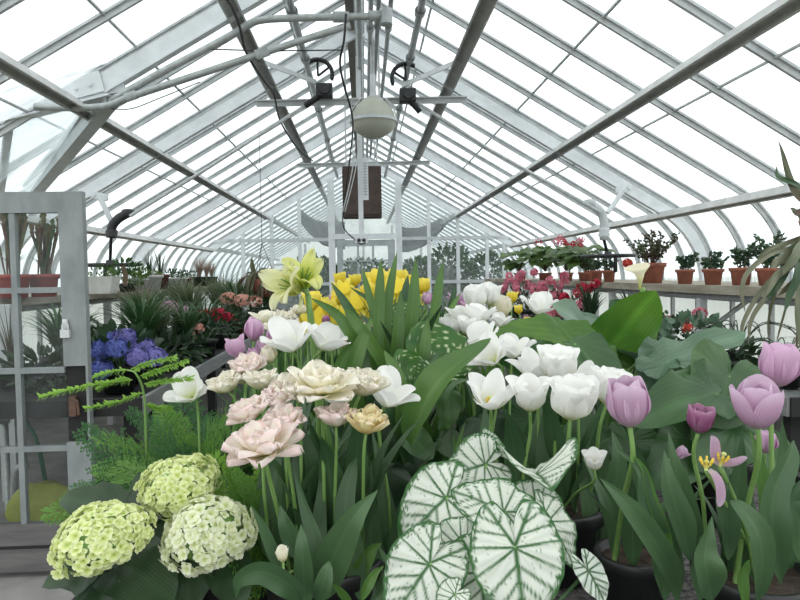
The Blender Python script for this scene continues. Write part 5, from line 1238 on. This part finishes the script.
potted(216,6.2,ZL,'crimson azalea on the left bench edge','azalea',.10,.14,'plastic',('dleaf',140,.045,(.22,.18,.12),.10,.5),('p_red',[(-.10,-.05,.30,.07,46,.020),(.02,-.08,.31,.07,46,.020),(.10,-.04,.28,.05,30,.020)]),name='azalea',loc=LB(-1.36,6.0))
potted(232,6.8,ZL,'peach pink azalea in a terracotta pot, rightmost on the left bench','azalea',.13,.20,'terra',('dleaf',170,.045,(.25,.2,.13),.14,.5),('p_salmon',[(-.14,-.05,.42,.08,50,.022),(.02,-.08,.40,.08,50,.022),(.14,-.02,.38,.07,40,.022)]),name='azalea',loc=LB(-1.32,7.0))
for k,(x,Y,m,lb,cc,ln) in enumerate([(-1.9,5.6,'grass','grey green grassy clump under the shelf beside the mauve flowers','grass plant',.5),(-1.75,6.6,'grass','pale grassy clump behind the crimson azalea','grass plant',.55),(-2.1,7.4,'grass','tall wispy grass clump under the left shelf halfway down','grass plant',.6),
   (-1.55,7.9,'clivia','green strap clump behind the peach azalea','clivia',.5),(-1.9,8.8,'grass','grassy clump farther down the left bench','grass plant',.6),(-1.4,9.2,'clivia','green strap clump far down the left bench','clivia',.5),(-2.2,6.3,'pinkgrass','pinkish dry grass clump beside the left shelf edge','grass plant',.5),(-1.7,10.4,'mleaf','far strap clump near the hanging basket','clivia',.5),(-2.2,9.6,'grass','last wispy grass clump before the gable','grass plant',.6)]):
    potted(0,Y,ZL,lb,cc,.11,.16,'plastic',straps=(m,130,ln*1.15,.016 if 'grass' in m else .026,.6,.9),name='grass_clump' if 'grass' in m else 'clivia',loc=LB(x,Y),seed=k)
# ---- left shelf
ZS=1.377
def sh(px,Y): p=at(px,290,Y); return V((p.x,Y,ZS))
t=thing('planter_box','white planter box of yellow green succulents, nearest on the left shelf','planter',sh(101,5.75)); mb=MB(); vs=[(-.11,-.08,0),(.11,-.08,0),(.11,.08,0),(-.11,.08,0),(-.14,-.10,.15),(.14,-.10,.15),(.14,.10,.15),(-.14,.10,.15),(-.13,-.09,.15),(.13,-.09,.15),(.13,.09,.15),(-.13,.09,.15),(-.13,-.09,.12),(.13,-.09,.12),(.13,.09,.12),(-.13,.09,.12)]
mb.add(vs,[(3,2,1,0),(0,1,5,4),(1,2,6,5),(2,3,7,6),(3,0,4,7),(4,5,9,8),(5,6,10,9),(6,7,11,10),(7,4,8,11),(8,9,13,12),(9,10,14,13),(10,11,15,14),(11,8,12,15),(12,13,14,15)]); obj('box',mb,'whitepot',t,False)
mb=MB(); leafblob(mb,(0,0,.17),(.13,.09,.06),90,.04,rs,.5,.4); obj('foliage',mb,'begonia',t)
def lsh(px,Y,lb,cc,pm,rt,h,**k): return potted(px,Y,ZS,lb,cc,rt,h,pm,loc=sh(px,Y),**k)
lsh(150,6.9,'square looking white pot with thin spiky stems on the left shelf','succulent','whitepot',.14,.16,straps=('succ',16,.30,.012,.35,.1),leaf=('begonia',40,.04,(.1,.1,.03),.02,.5))
lsh(161,7.4,'dark maroon pot of upright spikes on the left shelf','succulent','maroon',.10,.17,straps=('succ',18,.32,.014,.4,.1))
lsh(128,6.4,'low spreading green plant hanging over the left shelf edge','trailing plant','plastic',.09,.08,leaf=('begonia',120,.05,(.17,.12,.07),.04,.5))
lsh(140,6.6,'pale potted plant between the gear shaft and white pot','succulent','whitepot',.09,.13,leaf=('begonia',50,.05,(.09,.09,.05),.04,.5))
for k,(px,Y,pm,rt,h,lb) in enumerate([(172,8.1,'whitepot',.10,.13,'small white pot right of the maroon pot on the left shelf'),(176,8.5,'maroon',.07,.12,'small maroon pot behind the white one on the left shelf'),(187,9.3,'maroon',.08,.12,'second small maroon pot farther down the left shelf'),(194,10.0,'whitepot',.09,.13,'white pot far down the left shelf'),(181,8.9,'whitepot',.09,.13,'white pot between the two small maroon pots')]):
    lsh(px,Y,lb,'pot plant',pm,rt,h,leaf=('succ',40,.05,(.07,.07,.05),.04,.4),seed=k)
for k,(px,Y,lb) in enumerate([(200,9.6,'pinkish spiky plant on the left shelf'),(207,10.6,'pinkish spiky plant second along the left shelf end'),(212,11.8,'pinkish spiky plant nearest the gable on the left shelf')]):
    lsh(px,Y,lb,'spiky plant','plastic',.11,.14,straps=('pinkgrass',60,.36,.012,.5,.5),seed=k)
# dark shaft shaped bark plant beside planter
t=lsh(125,6.15,'dark stemmed plant beside the white planter box','potted shrub','plastic',.06,.06,leaf=('mleaf',50,.06,(.13,.1,.05),.18,.5)); mb=MB(); tube(mb,[(0,0,.05),(.01,0,.15),(-.01,0,.25)],.022,8); obj('trunk',mb,'wood',t)
# pitcher plants behind the door glass
def pitcher(px,Y,lb,n,ln,rt,seed):
    rs=random.Random(seed); p=sh(px,Y); p.x=max(p.x,-3.4); t=thing('pitcher_plant',lb,'pitcher plant',p); pot(rt,rt*.75,.17,'redpot',True,t)
    for k in range(n):
        az=rs.uniform(0,6.28); le=rs.uniform(.03,.30); d=V((math.cos(az)*le,math.sin(az)*le,1)).normalized(); L2=ln*rs.uniform(.55,1.05); b=V((rs.uniform(-.04,.04),rs.uniform(-.04,.04),.14)); q=b+d*L2
        mb=MB(); P=[b,b+d*L2*.5+V((0,0,.0)),b+d*L2*.9,q]; tube(mb,P,.005,6,10,.016)
        hd=MB(); strap(mb,[q-V((0,0,.005)),q+V((0,0,.025)),q+V((d.x*.03,d.y*.03-.012,.045))],.045,'ellipse',.2,(-d.x,-d.y-.1,0),5,.1,0,0,2)
        obj('pitcher',mb,'pitcher' if k%3 else 'mleaf',t)
    m=MB()
    for k in range(14):
        az=k*2.4; d=V((math.cos(az),math.sin(az),0)); strap(m,[(0,0,.14),d*.04+V((0,0,.26)),d*.13+V((0,0,.30+.02*(k%3)))],.012,'grass',.2,-d,6,0,0,0,2)
    obj('leaves',m,'grass',t)
pitcher(14,4.75,'dense pitcher plant in a red pot, leftmost behind the door glass',22,.50,.115,1)
pitcher(44,4.95,'open branching pitcher plant in a red pot behind the door glass beside the stile',20,.46,.11,2)
potted(55,4.2,.852,'bare twiggy grey shrub behind the door panes on the bench','twiggy shrub',.09,.12,'plastic',loc=V((-2.15,4.0,ZL)),straps=('succr',34,.42,.008,.35,.1),name='twiggy_shrub')
# ---- right shelf: terracotta pots
def rsh(px,Y): p=at(px,275,Y); return V((p.x,Y,ZS))
def jade(px,Y,lb,rt,h,n,spread,size,mat='succ',stems=7,rise=.13,seed=0,group='small terracotta pots on the right shelf'):
    rs=random.Random(seed); t=thing('potted_succulent',lb,'pot plant',rsh(px,Y),group); pot(rt,rt*.70,h,'terra',True,t)
    mb=MB(); sm=MB()
    for s in range(stems):
        az=s*2.4+rs.uniform(-.4,.4); r=spread*rs.uniform(.2,1); tipv=V((r*math.cos(az),r*math.sin(az),h+rise*rs.uniform(.6,1.15))); b=V((.02*math.cos(az),.02*math.sin(az),h*.85)); tube(sm,[b,b.lerp(tipv,.5)+V((0,0,.01)),tipv],.0035,5,6)
        for k in range(n):
            u=rs.uniform(.25,1); c=b.lerp(tipv,u); d=V((rs.gauss(0,1),rs.gauss(0,1),rs.gauss(0,1)+.5)).normalized(); w=d.cross(V((rs.gauss(0,1),rs.gauss(0,1),rs.gauss(0,1)))).normalized(); nn=d.cross(w)
            a=len(mb.v); s_=size*rs.uniform(.7,1.2)
            mb.add([c,c+d*s_*.5+w*s_*.30,c+d*s_,c+d*s_*.5-w*s_*.30,c+d*s_*.5+nn*s_*.13,c+d*s_*.5-nn*s_*.13],[(0,1,4),(1,2,4),(2,3,4),(3,0,4),(1,0,5),(2,1,5),(3,2,5),(0,3,5)],[(.3,.5)]*6)
    obj('stem',sm,'succr',t); obj('foliage',mb,mat,t); return t
jade(685,5.35,'terracotta pot of round bushy dark succulent right of the wide straggly one',.078,.125,34,.12,.042,seed=1)
jade(713,4.9,'terracotta pot with spreading flat succulent arms and a white ring',.080,.125,16,.15,.046,stems=9,rise=.12,seed=2)
jade(741,4.62,'terracotta pot of upright green succulent, second from the right edge plant',.082,.13,18,.10,.05,stems=6,rise=.15,seed=3)
jade(768,4.42,'terracotta pot of tall dark succulent nearest the hanging cactus',.082,.125,30,.13,.045,stems=9,rise=.22,seed=4)
jade(650,5.9,'wide terracotta pot of straggly red green cactus stems on the right shelf','',0,0,0,0) if False else None
t=jade(651,5.9,'wide terracotta pot of straggly red green cactus on the right shelf',.135,.19,26,.30,.042,'succr',22,.26,5,None)
jade(609,6.9,'small terracotta pot directly right of the black handwheel shaft',.075,.13,18,.09,.045,seed=6)
jade(597,7.3,'small terracotta pot just left of the handwheel shaft',.07,.13,16,.09,.045,seed=7)
jade(590,7.9,'small terracotta pot half hidden behind begonia stems',.07,.13,16,.09,.045,seed=8)
mb=MB(); fblob(mb,(0,0,0),(.035,.035,.035),26,.02,rs); o=obj('flower',mb,'p_scar',bpy.data.objects[t.name],True,(-.27,-.1,.19)) 
# begonias with broad leaves
def begon(px,Y,lb,n,h0,seed,fl=True,mat='begonia',spread=.26):
    rs=random.Random(seed); t=thing('begonia',lb,'begonia',rsh(px,Y)); pot(.10,.08,.11,'terra',True,t)
    for k in range(n+8):
        az=rs.uniform(0,6.28); r=rs.uniform(.08,spread); p=V((r*math.cos(az),r*math.sin(az)*.8,h0*rs.uniform(.5,1.12))); d=V((math.cos(az)*.8,math.sin(az)*.6-.3,rs.uniform(-.25,.1))).normalized()*rs.uniform(.13,.20)
        broad(t,p,p+d,(math.cos(az)*.25,-.35,1),T_CAL,mat,wd=1.1,fold=.15,droop=.35,wave=.05,seed=k,ns=6,na=24,stem=[(0,0,.13),V((p.x*.4,p.y*.4,p.z*.7))],sm='succr',sr=.004)
    if fl:
        for k in range(4): mb=MB(); fblob(mb,(0,0,0),(.05,.05,.05),22,.013,rs); obj('flower_cluster',mb,'p_rose' if k%2 else 'p_red',t,True,(rs.uniform(-.25,.25),rs.uniform(-.25,0),h0*rs.uniform(.9,1.35)))
begon(520,10.4,'farthest broad leaved begonia at the gable end of the right shelf',16,.42,1,False)
begon(545,9.4,'tall begonia with broad pale leaves and pinkish flower sprays, left of centre',18,.46,2)
begon(566,8.6,'broad leaved begonia in the middle of the right shelf',16,.44,3)
begon(586,7.9,'begonia nearest the black handwheel on the right shelf',12,.38,4)
# pink flowering plants at the end of the right bench
def pinkplant(px,py,Y,lb,m,n,rad,seed,leafm='succr',cat_='flowering plant',s=.022,st=None):
    rs=random.Random(seed); c=at(px,py,Y); c.x=min(c.x,2.56)
    t=thing('flowering_plant',lb,cat_,(max(c.x,2.05),Y,ZL)); pot(.11,.08,.15,'plastic',True,t); zc=c.z-ZL
    mb=MB(); leafblob(mb,(0,0,zc*.62),(.2,.18,zc*.36),110,.07,rs,.3,.5); obj('foliage',mb,leafm,t)
    for k in range(n):
        p=V((rs.uniform(-rad,rad),rs.uniform(-.15,.05),zc+rs.uniform(-.10,.20))); mb=MB(); fblob(mb,(0,0,0),(.045,.045,.045),20,s*1.15,rs); obj('flower_cluster',mb,m,t,True,p)
        m2=MB(); tube(m2,[(0,0,.13),p*.6,p],.003,5,6); obj('stem',m2,'stem_d',t)
pinkplant(514,290,9.0,'pink flowered plant at the far end of the right bench','p_rose',9,.22,1)
pinkplant(528,282,8.3,'pink flowered plant with high blooms next along the right bench','p_rose',8,.2,2)
pinkplant(548,290,7.6,'deep pink flowered plant before the begonias on the right bench','p_rose',10,.2,3)
pinkplant(560,322,6.8,'low rose pink flowered plant beside the dark strap clump','p_rose',8,.2,4)
pinkplant(575,300,7.0,'dark leaved plant with small red blooms on the right bench','p_red',9,.22,5)
pinkplant(530,330,7.4,'dark red leaved plant behind the lone pointed white tulip','p_mauve',5,.2,6,'succr')
for k,(px,Y,ln,x,lb) in enumerate([(592,5.9,.48,2.12,'dark strap leaved clump on the right bench below the handwheel'),(605,5.4,.42,2.3,'second dark strap leaved clump near the handwheel on the right bench')]):
    potted(px,Y,ZL,lb,'strap plant',.11,.15,'plastic',straps=('dleaf',60,ln,.026,.6,.5),loc=V((x,Y,ZL)),name='strap_leaf_clump',seed=k)
potted(652,4.7,ZL,'red flowered bushy plant behind the upright calla leaf','flowering plant',.1,.14,'plastic',('mleaf',150,.055,(.22,.2,.10),.10,.7),('p_scar',[(-.12,-.1,.30,.035,16,.018),(.0,-.1,.34,.03,14,.018),(-.2,-.05,.36,.03,14,.018),(.1,-.1,.28,.03,12,.018)]),loc=V((2.12,4.7,ZL)))
potted(672,4.3,ZL,'low green plant with a few scarlet blooms on the right bench','flowering plant',.1,.14,'plastic',('callag',120,.07,(.22,.2,.10),.08,.7),('p_scar',[(-.05,-.1,.26,.03,14,.018)]),loc=V((2.2,4.25,ZL)))
potted(705,4.1,ZL,'pink flowered plant before the right wall, beside the cycad','flowering plant',.09,.14,'plastic',('dleaf',100,.05,(.18,.16,.10),.10,.6),('p_rose',[(.02,-.1,.34,.045,22,.018),(-.08,-.08,.30,.03,14,.018)]),loc=V((2.32,4.45,ZL)))
# cycads: feather leaves
def cycad(x,Y,lb,n,ln,seed):
    rs=random.Random(seed); t=thing('cycad',lb,'cycad',(x,Y,ZL)); pot(.07,.055,.10,'plastic',True,t)
    for k in range(n):
        az=k*6.283/n+rs.uniform(-.2,.2); d=V((math.cos(az),math.sin(az),0)); mb=MB(); P=cat([(0,0,.13),d*ln*.4+V((0,0,.13+ln*.45)),d*ln*.85+V((0,0,.13+ln*.4)),d*ln*1.05+V((0,0,.13+ln*.22))],20); tube(mb,P,.003,5)
        s=V((-d.y,d.x,0))
        for i in range(3,21):
            for sd in (-1,1):
                q=P[i]; e=q+(s*sd+d*.5+V((0,0,.15)))*.055*(1-abs(i-11)/16); mb.add([q,q+d*.006,e,q-d*.002],[(0,1,2,3)],[(.3,.5)]*4)
        obj('frond',mb,'dleaf',t)
cycad(2.48,4.1,'dark cycad with arching feather leaves below the right shelf',12,.34,1)
cycad(2.3,3.35,'low dark needle leaved plant at the right bench end behind the highest lavender tulip',14,.26,2)
# ---- hanging epiphyllum cactus, right edge
c=at(842,228,2.05); t=thing('hanging_cactus','hanging basket cactus with long drooping flat stems at the right edge','hanging plant',(c.x,c.y,c.z))
mb=MB(); lathe(mb,[(0,-.10),(.07,-.09),(.11,-.03),(.125,.03),(.115,.03),(.10,-.02),(0,-.02)],24); obj('basket',mb,'terra',t)
mb=MB(); top=V((0,0,zr(c.x,.05)-c.z))
for k in range(3): a=k*2.09; tube(mb,[(.12*math.cos(a),.12*math.sin(a),.03),(0,0,.45)],.0018,5)
tube(mb,[(0,0,.45),top],.0018,5); obj('wire',mb,'black',t)
rs=random.Random(4)
def ep(pts,w,m='epi'): 
    mb=MB(); strap(mb,[at(*q)-t.location for q in pts],w,'strap',.15,(0,-1,.2),22,.5,rs.uniform(0,6),0,4); obj('stem',mb,m,t)
for pts,w,m in [([(806,236,2.05),(790,248,1.98),(770,254,1.95),(748,272,1.95),(742,292,1.96),(745,312,1.97)],.016,'epi'),([(806,240,2.05),(790,256,1.95),(772,290,1.92),(768,300,1.92)],.036,'succ'),
 ([(806,236,2.05),(795,250,1.96),(778,262,1.92),(770,268,1.92)],.030,'epi'),([(806,240,2.0),(798,262,1.9),(792,290,1.88),(784,312,1.88)],.030,'succ'),([(808,240,2.0),(800,270,1.92),(798,300,1.9),(800,350,1.9)],.026,'epi'),
 ([(806,240,2.1),(792,262,2.1),(776,285,2.1),(752,318,2.1),(748,345,2.1)],.018,'epi'),([(806,242,2.1),(785,268,2.05),(770,310,2.05),(768,340,2.05)],.010,'epid'),([(806,240,2.1),(775,275,2.1),(755,300,2.1),(742,325,2.1),(744,345,2.1)],.016,'epi'),
 ([(806,240,2.0),(796,275,2.0),(782,320,2.0),(776,345,2.0)],.008,'epid'),([(806,240,2.0),(805,280,1.95),(798,330,1.95),(796,370,1.95)],.010,'epid'),([(806,246,2.0),(790,265,1.92),(775,278,1.9),(762,300,1.9)],.024,'epi'),
 ([(805,232,2.05),(798,214,2.05),(790,208,2.05)],.02,'epi'),([(806,225,2.0),(806,205,2.0),(795,190,2.0),(778,140,2.0)],.030,'succr'),([(806,200,2.0),(798,186,2.0),(780,178,2.0),(776,166,2.0)],.018,'succ'),([(812,215,2.0),(804,212,2.0),(794,215,2.0)],.03,'succr'),
 ([(806,238,2.0),(800,248,1.9),(790,262,1.88),(783,275,1.88)],.030,'epi'),([(808,238,2.0),(806,260,1.9),(795,280,1.9),(778,296,1.9)],.03,'epid'),([(806,236,2.1),(785,244,2.05),(765,252,2.05),(757,262,2.05)],.018,'epi')]: ep(pts,w,m)
# ---- hanging basket, left far
c=at(263,284,8.0); t=thing('hanging_basket','round brown hanging basket with drooping leaves in front of the gable','hanging plant',(c.x,c.y,c.z))
mb=MB(); lathe(mb,[(0,-.17),(.10,-.15),(.16,-.05),(.17,.06),(.15,.06),(.13,0),(0,0)],24); obj('basket',mb,'terra',t)
mb=MB()
for k in range(3): a=k*2.09; tube(mb,[(.16*math.cos(a),.16*math.sin(a),.06),(0,0,.5)],.004,5)
tube(mb,[(0,0,.5),(0,0,zr(c.x)-c.z)],.004,5); obj('wire',mb,'black',t)
rs=random.Random(9)
for k in range(34):
    az=k*2.4; d=V((math.cos(az),math.sin(az)*.8,0)); L2=rs.uniform(.22,.42); mb=MB()
    strap(mb,[d*.05+V((0,0,.04)),d*.17+V((0,0,.14+rs.uniform(-.04,.06))),d*L2*.8+V((0,0,.02)),d*L2*.95+V((0,0,-rs.uniform(.1,.32)))],.045,'strap',.2,(0,-.2,1),10,.3,k,0,3); obj('leaf',mb,'epid' if k%3 else 'succr',t)
mb=MB(); strap(mb,[(-.08,0,.05),(-.12,0,.2),(-.13,0,.33)],.06,'ellipse',.2,(0,-1,0),6,0); obj('leaf',mb,'epid',t)
# ---- shrubs in the next house and at the end of the beds
for k,(px,py,Y,r,lb) in enumerate([(450,262,15.7,(.55,.45,.6),'dark shrub seen through the gable glass right of the far door'),(490,266,17.0,(.55,.5,.6),'dark shrub behind the gable glass nearest the right shelf'),(420,268,18.4,(.55,.5,.5),'dark shrub behind the gable glass beside the right door post'),(364,268,19.8,(.9,.4,.5),'dark plants seen through the panes of the far door'),(312,268,17,(.7,.5,.5),'dark low shrub behind the gable glass left of the far door')]):
    c=at(px,py,Y); t=thing('shrub',lb,'shrub',(c.x,Y,0)); rs=random.Random(k); mb=MB(); leafblob(mb,(0,0,c.z-.2),r,700,.14,rs,.2,.5); leafblob(mb,(0,0,.6),(r[0],r[1],.6),300,.14,rs,.2,.5); obj('foliage',mb,'mleaf',t)
    mb=MB(); tube(mb,[(0,0,0),(.03,0,.6),(0,0,c.z-.2)],.04,8); obj('trunk',mb,'wood',t)
# greenery filling the centre bed between the tulip ranks
rs=random.Random(21)
def tuft(x,Y,n,ln,w,m,lb,grp,h0=.0,kind='tulip'):
    t=thing('tulip_plant',lb,'tulip plant',(x,Y,ZB+.002),grp)
    for k in range(n): tleaf(t,(rs.uniform(-.05,.05),rs.uniform(-.05,.05),0),rs.uniform(0,6.28),ln*rs.uniform(.7,1.1),rs.uniform(.1,.5),w*rs.uniform(.8,1.2),m if k%3 else 'tleaf2',rs.uniform(.1,.5),kind,.28,.2)
for Y in [1.35,1.6,1.9,2.25,2.65,3.1,3.6,4.2,5.0,6.0,7.2]:
    xs=[-.44,-.33,-.2,-.02,.16,.34,.52,.72,.92,1.1]
    for x in xs:
        px=400+640*(x/Y-.0555)
        if Y<1.9 and (x<-.3 or .3<x): continue
        tuft(x+rs.uniform(-.05,.05),Y+rs.uniform(-.08,.08),7 if Y<4 else 5,.34 if Y<2 else .40,.045,'tleaf','tuft of plain green leaves between the flowering ranks of the centre bed','green leaf tufts of the centre bed')
for k,(px,py,Y,s) in enumerate([(300,330,3.0,1),(290,322,3.4,1),(310,312,4.2,1),(330,305,4.6,1),(280,318,4.0,1)]):
    hd=at(px,py,Y); tulip(hd,(hd.x,hd.y,ZB+.004),'small','p_cream','far small cream tulip behind the pale rank near the side bench','far cream tulips',None,1,1,.3,.03,'tleaf',k)

# dark leafy edge plants hiding the pots along the left bench
rs=random.Random(33)
for k,(x,Y,m,lb) in enumerate([(-1.46,4.05,'dleaf','low dark leafy plant at the left bench edge beside the blue hydrangea'),(-1.42,4.75,'dleaf','low dark leafy plant under the arching strap leaves at the bench edge'),   (-1.42,6.75,'dleaf','low dark leafy plant beside the peach azalea pot'),(-1.85,3.85,'dleaf','dark leafy plant behind the blue hydrangea against the shelf'),(-1.75,5.0,'mleaf','leafy green plant between strap clumps under the left shelf'),(-2.15,5.2,'dleaf','dark leafy plant deep under the left shelf'),(-1.3,8.2,'dleaf','low dark leafy plant far along the left bench edge')]):
    t=thing('leafy_plant',lb,'leafy plant',(x,Y,ZL)); pot(.08,.06,.09,'plastic',True,t)
    mb=MB(); leafblob(mb,(0,-.02,.13),(.24,.24,.10),230,.09,rs,.1,.35); obj('foliage',mb,m,t)
for k,(x,Y,ln) in enumerate([(-1.45,5.9,.5),(-1.6,4.9,.55),(-1.95,6.0,.6),(-1.5,7.5,.55),(-2.1,4.7,.5),(-2.2,7.0,.5)]):
    potted(0,Y,ZL,['strap leaved clump drooping over the bench edge by the mauve flowers','tall strap leaved clump centred under the left shelf pots','wispy clump rising to the left shelf before the maroon pot','strap clump between crimson and peach azaleas','strap clump near the open door against the shelf','strap clump tight under the far half of the left shelf'][k],'clivia',.07,.10,'plastic',straps=('clivia' if k%2==0 else 'grass',110,ln,.022,.7,1.0),loc=V((x,Y,ZL)),name='clivia',seed=50+k)

for k,(x,Y,m,lb) in enumerate([(2.2,3.75,'dleaf','low dark leafy plant in front of the cycad on the right bench'),(2.42,3.0,'dleaf','low dark leafy plant at the near end of the right bench'),(2.12,5.0,'mleaf','green leafy plant behind the scarlet blooms on the right bench')]):
    t=thing('leafy_plant',lb,'leafy plant',(x,Y,ZL)); pot(.07,.055,.08,'plastic',True,t)
    mb=MB(); leafblob(mb,(0,0,.12),(.19,.2,.09),200,.08,rs,.1,.35); obj('foliage',mb,m,t)
for P,par,n in ((P_lav2,l2,6),(P_lav,ll,7),(P_white,wl,7),(P_pink,lt,6)):
    for k in range(n): a=k*6.283/n+rs.uniform(-.3,.3); tleaf(par,(.045*math.cos(a),.045*math.sin(a),0),a,rs.uniform(.13,.22),rs.uniform(.3,.7),.04,'tleaf',rs.uniform(.3,.9),'tulip',.3,.25)
# ================================================================== light
W=bpy.data.worlds.new('overcast_sky'); bpy.context.scene.world=W; W.use_nodes=True
nt=W.node_tree; nt.nodes.clear(); L=nt.links
out=nt.nodes.new('ShaderNodeOutputWorld'); bg=nt.nodes.new('ShaderNodeBackground'); L.new(bg.outputs[0],out.inputs[0])
tc=nt.nodes.new('ShaderNodeTexCoord'); sp=nt.nodes.new('ShaderNodeSeparateXYZ'); L.new(tc.outputs['Generated'],sp.inputs[0])
mr=nt.nodes.new('ShaderNodeMapRange'); mr.inputs[1].default_value=-.05; mr.inputs[2].default_value=.9; L.new(sp.outputs[2],mr.inputs[0])
rp=ramp(nt,[(0,(.80,.86,.88)),(.25,(.93,.97,.98)),(1,(.97,1.0,1.0))]); L.new(mr.outputs[0],rp.inputs[0]); L.new(rp.outputs[0],bg.inputs[0])
bg.inputs[1].default_value=2.05
sc=bpy.context.scene
sc.view_settings.view_transform='Standard'; sc.view_settings.look='None'; sc.view_settings.exposure=0; sc.view_settings.gamma=1; sc.view_settings.use_curve_mapping=False
sc.cycles.max_bounces=10; sc.cycles.transparent_max_bounces=24; sc.cycles.diffuse_bounces=5
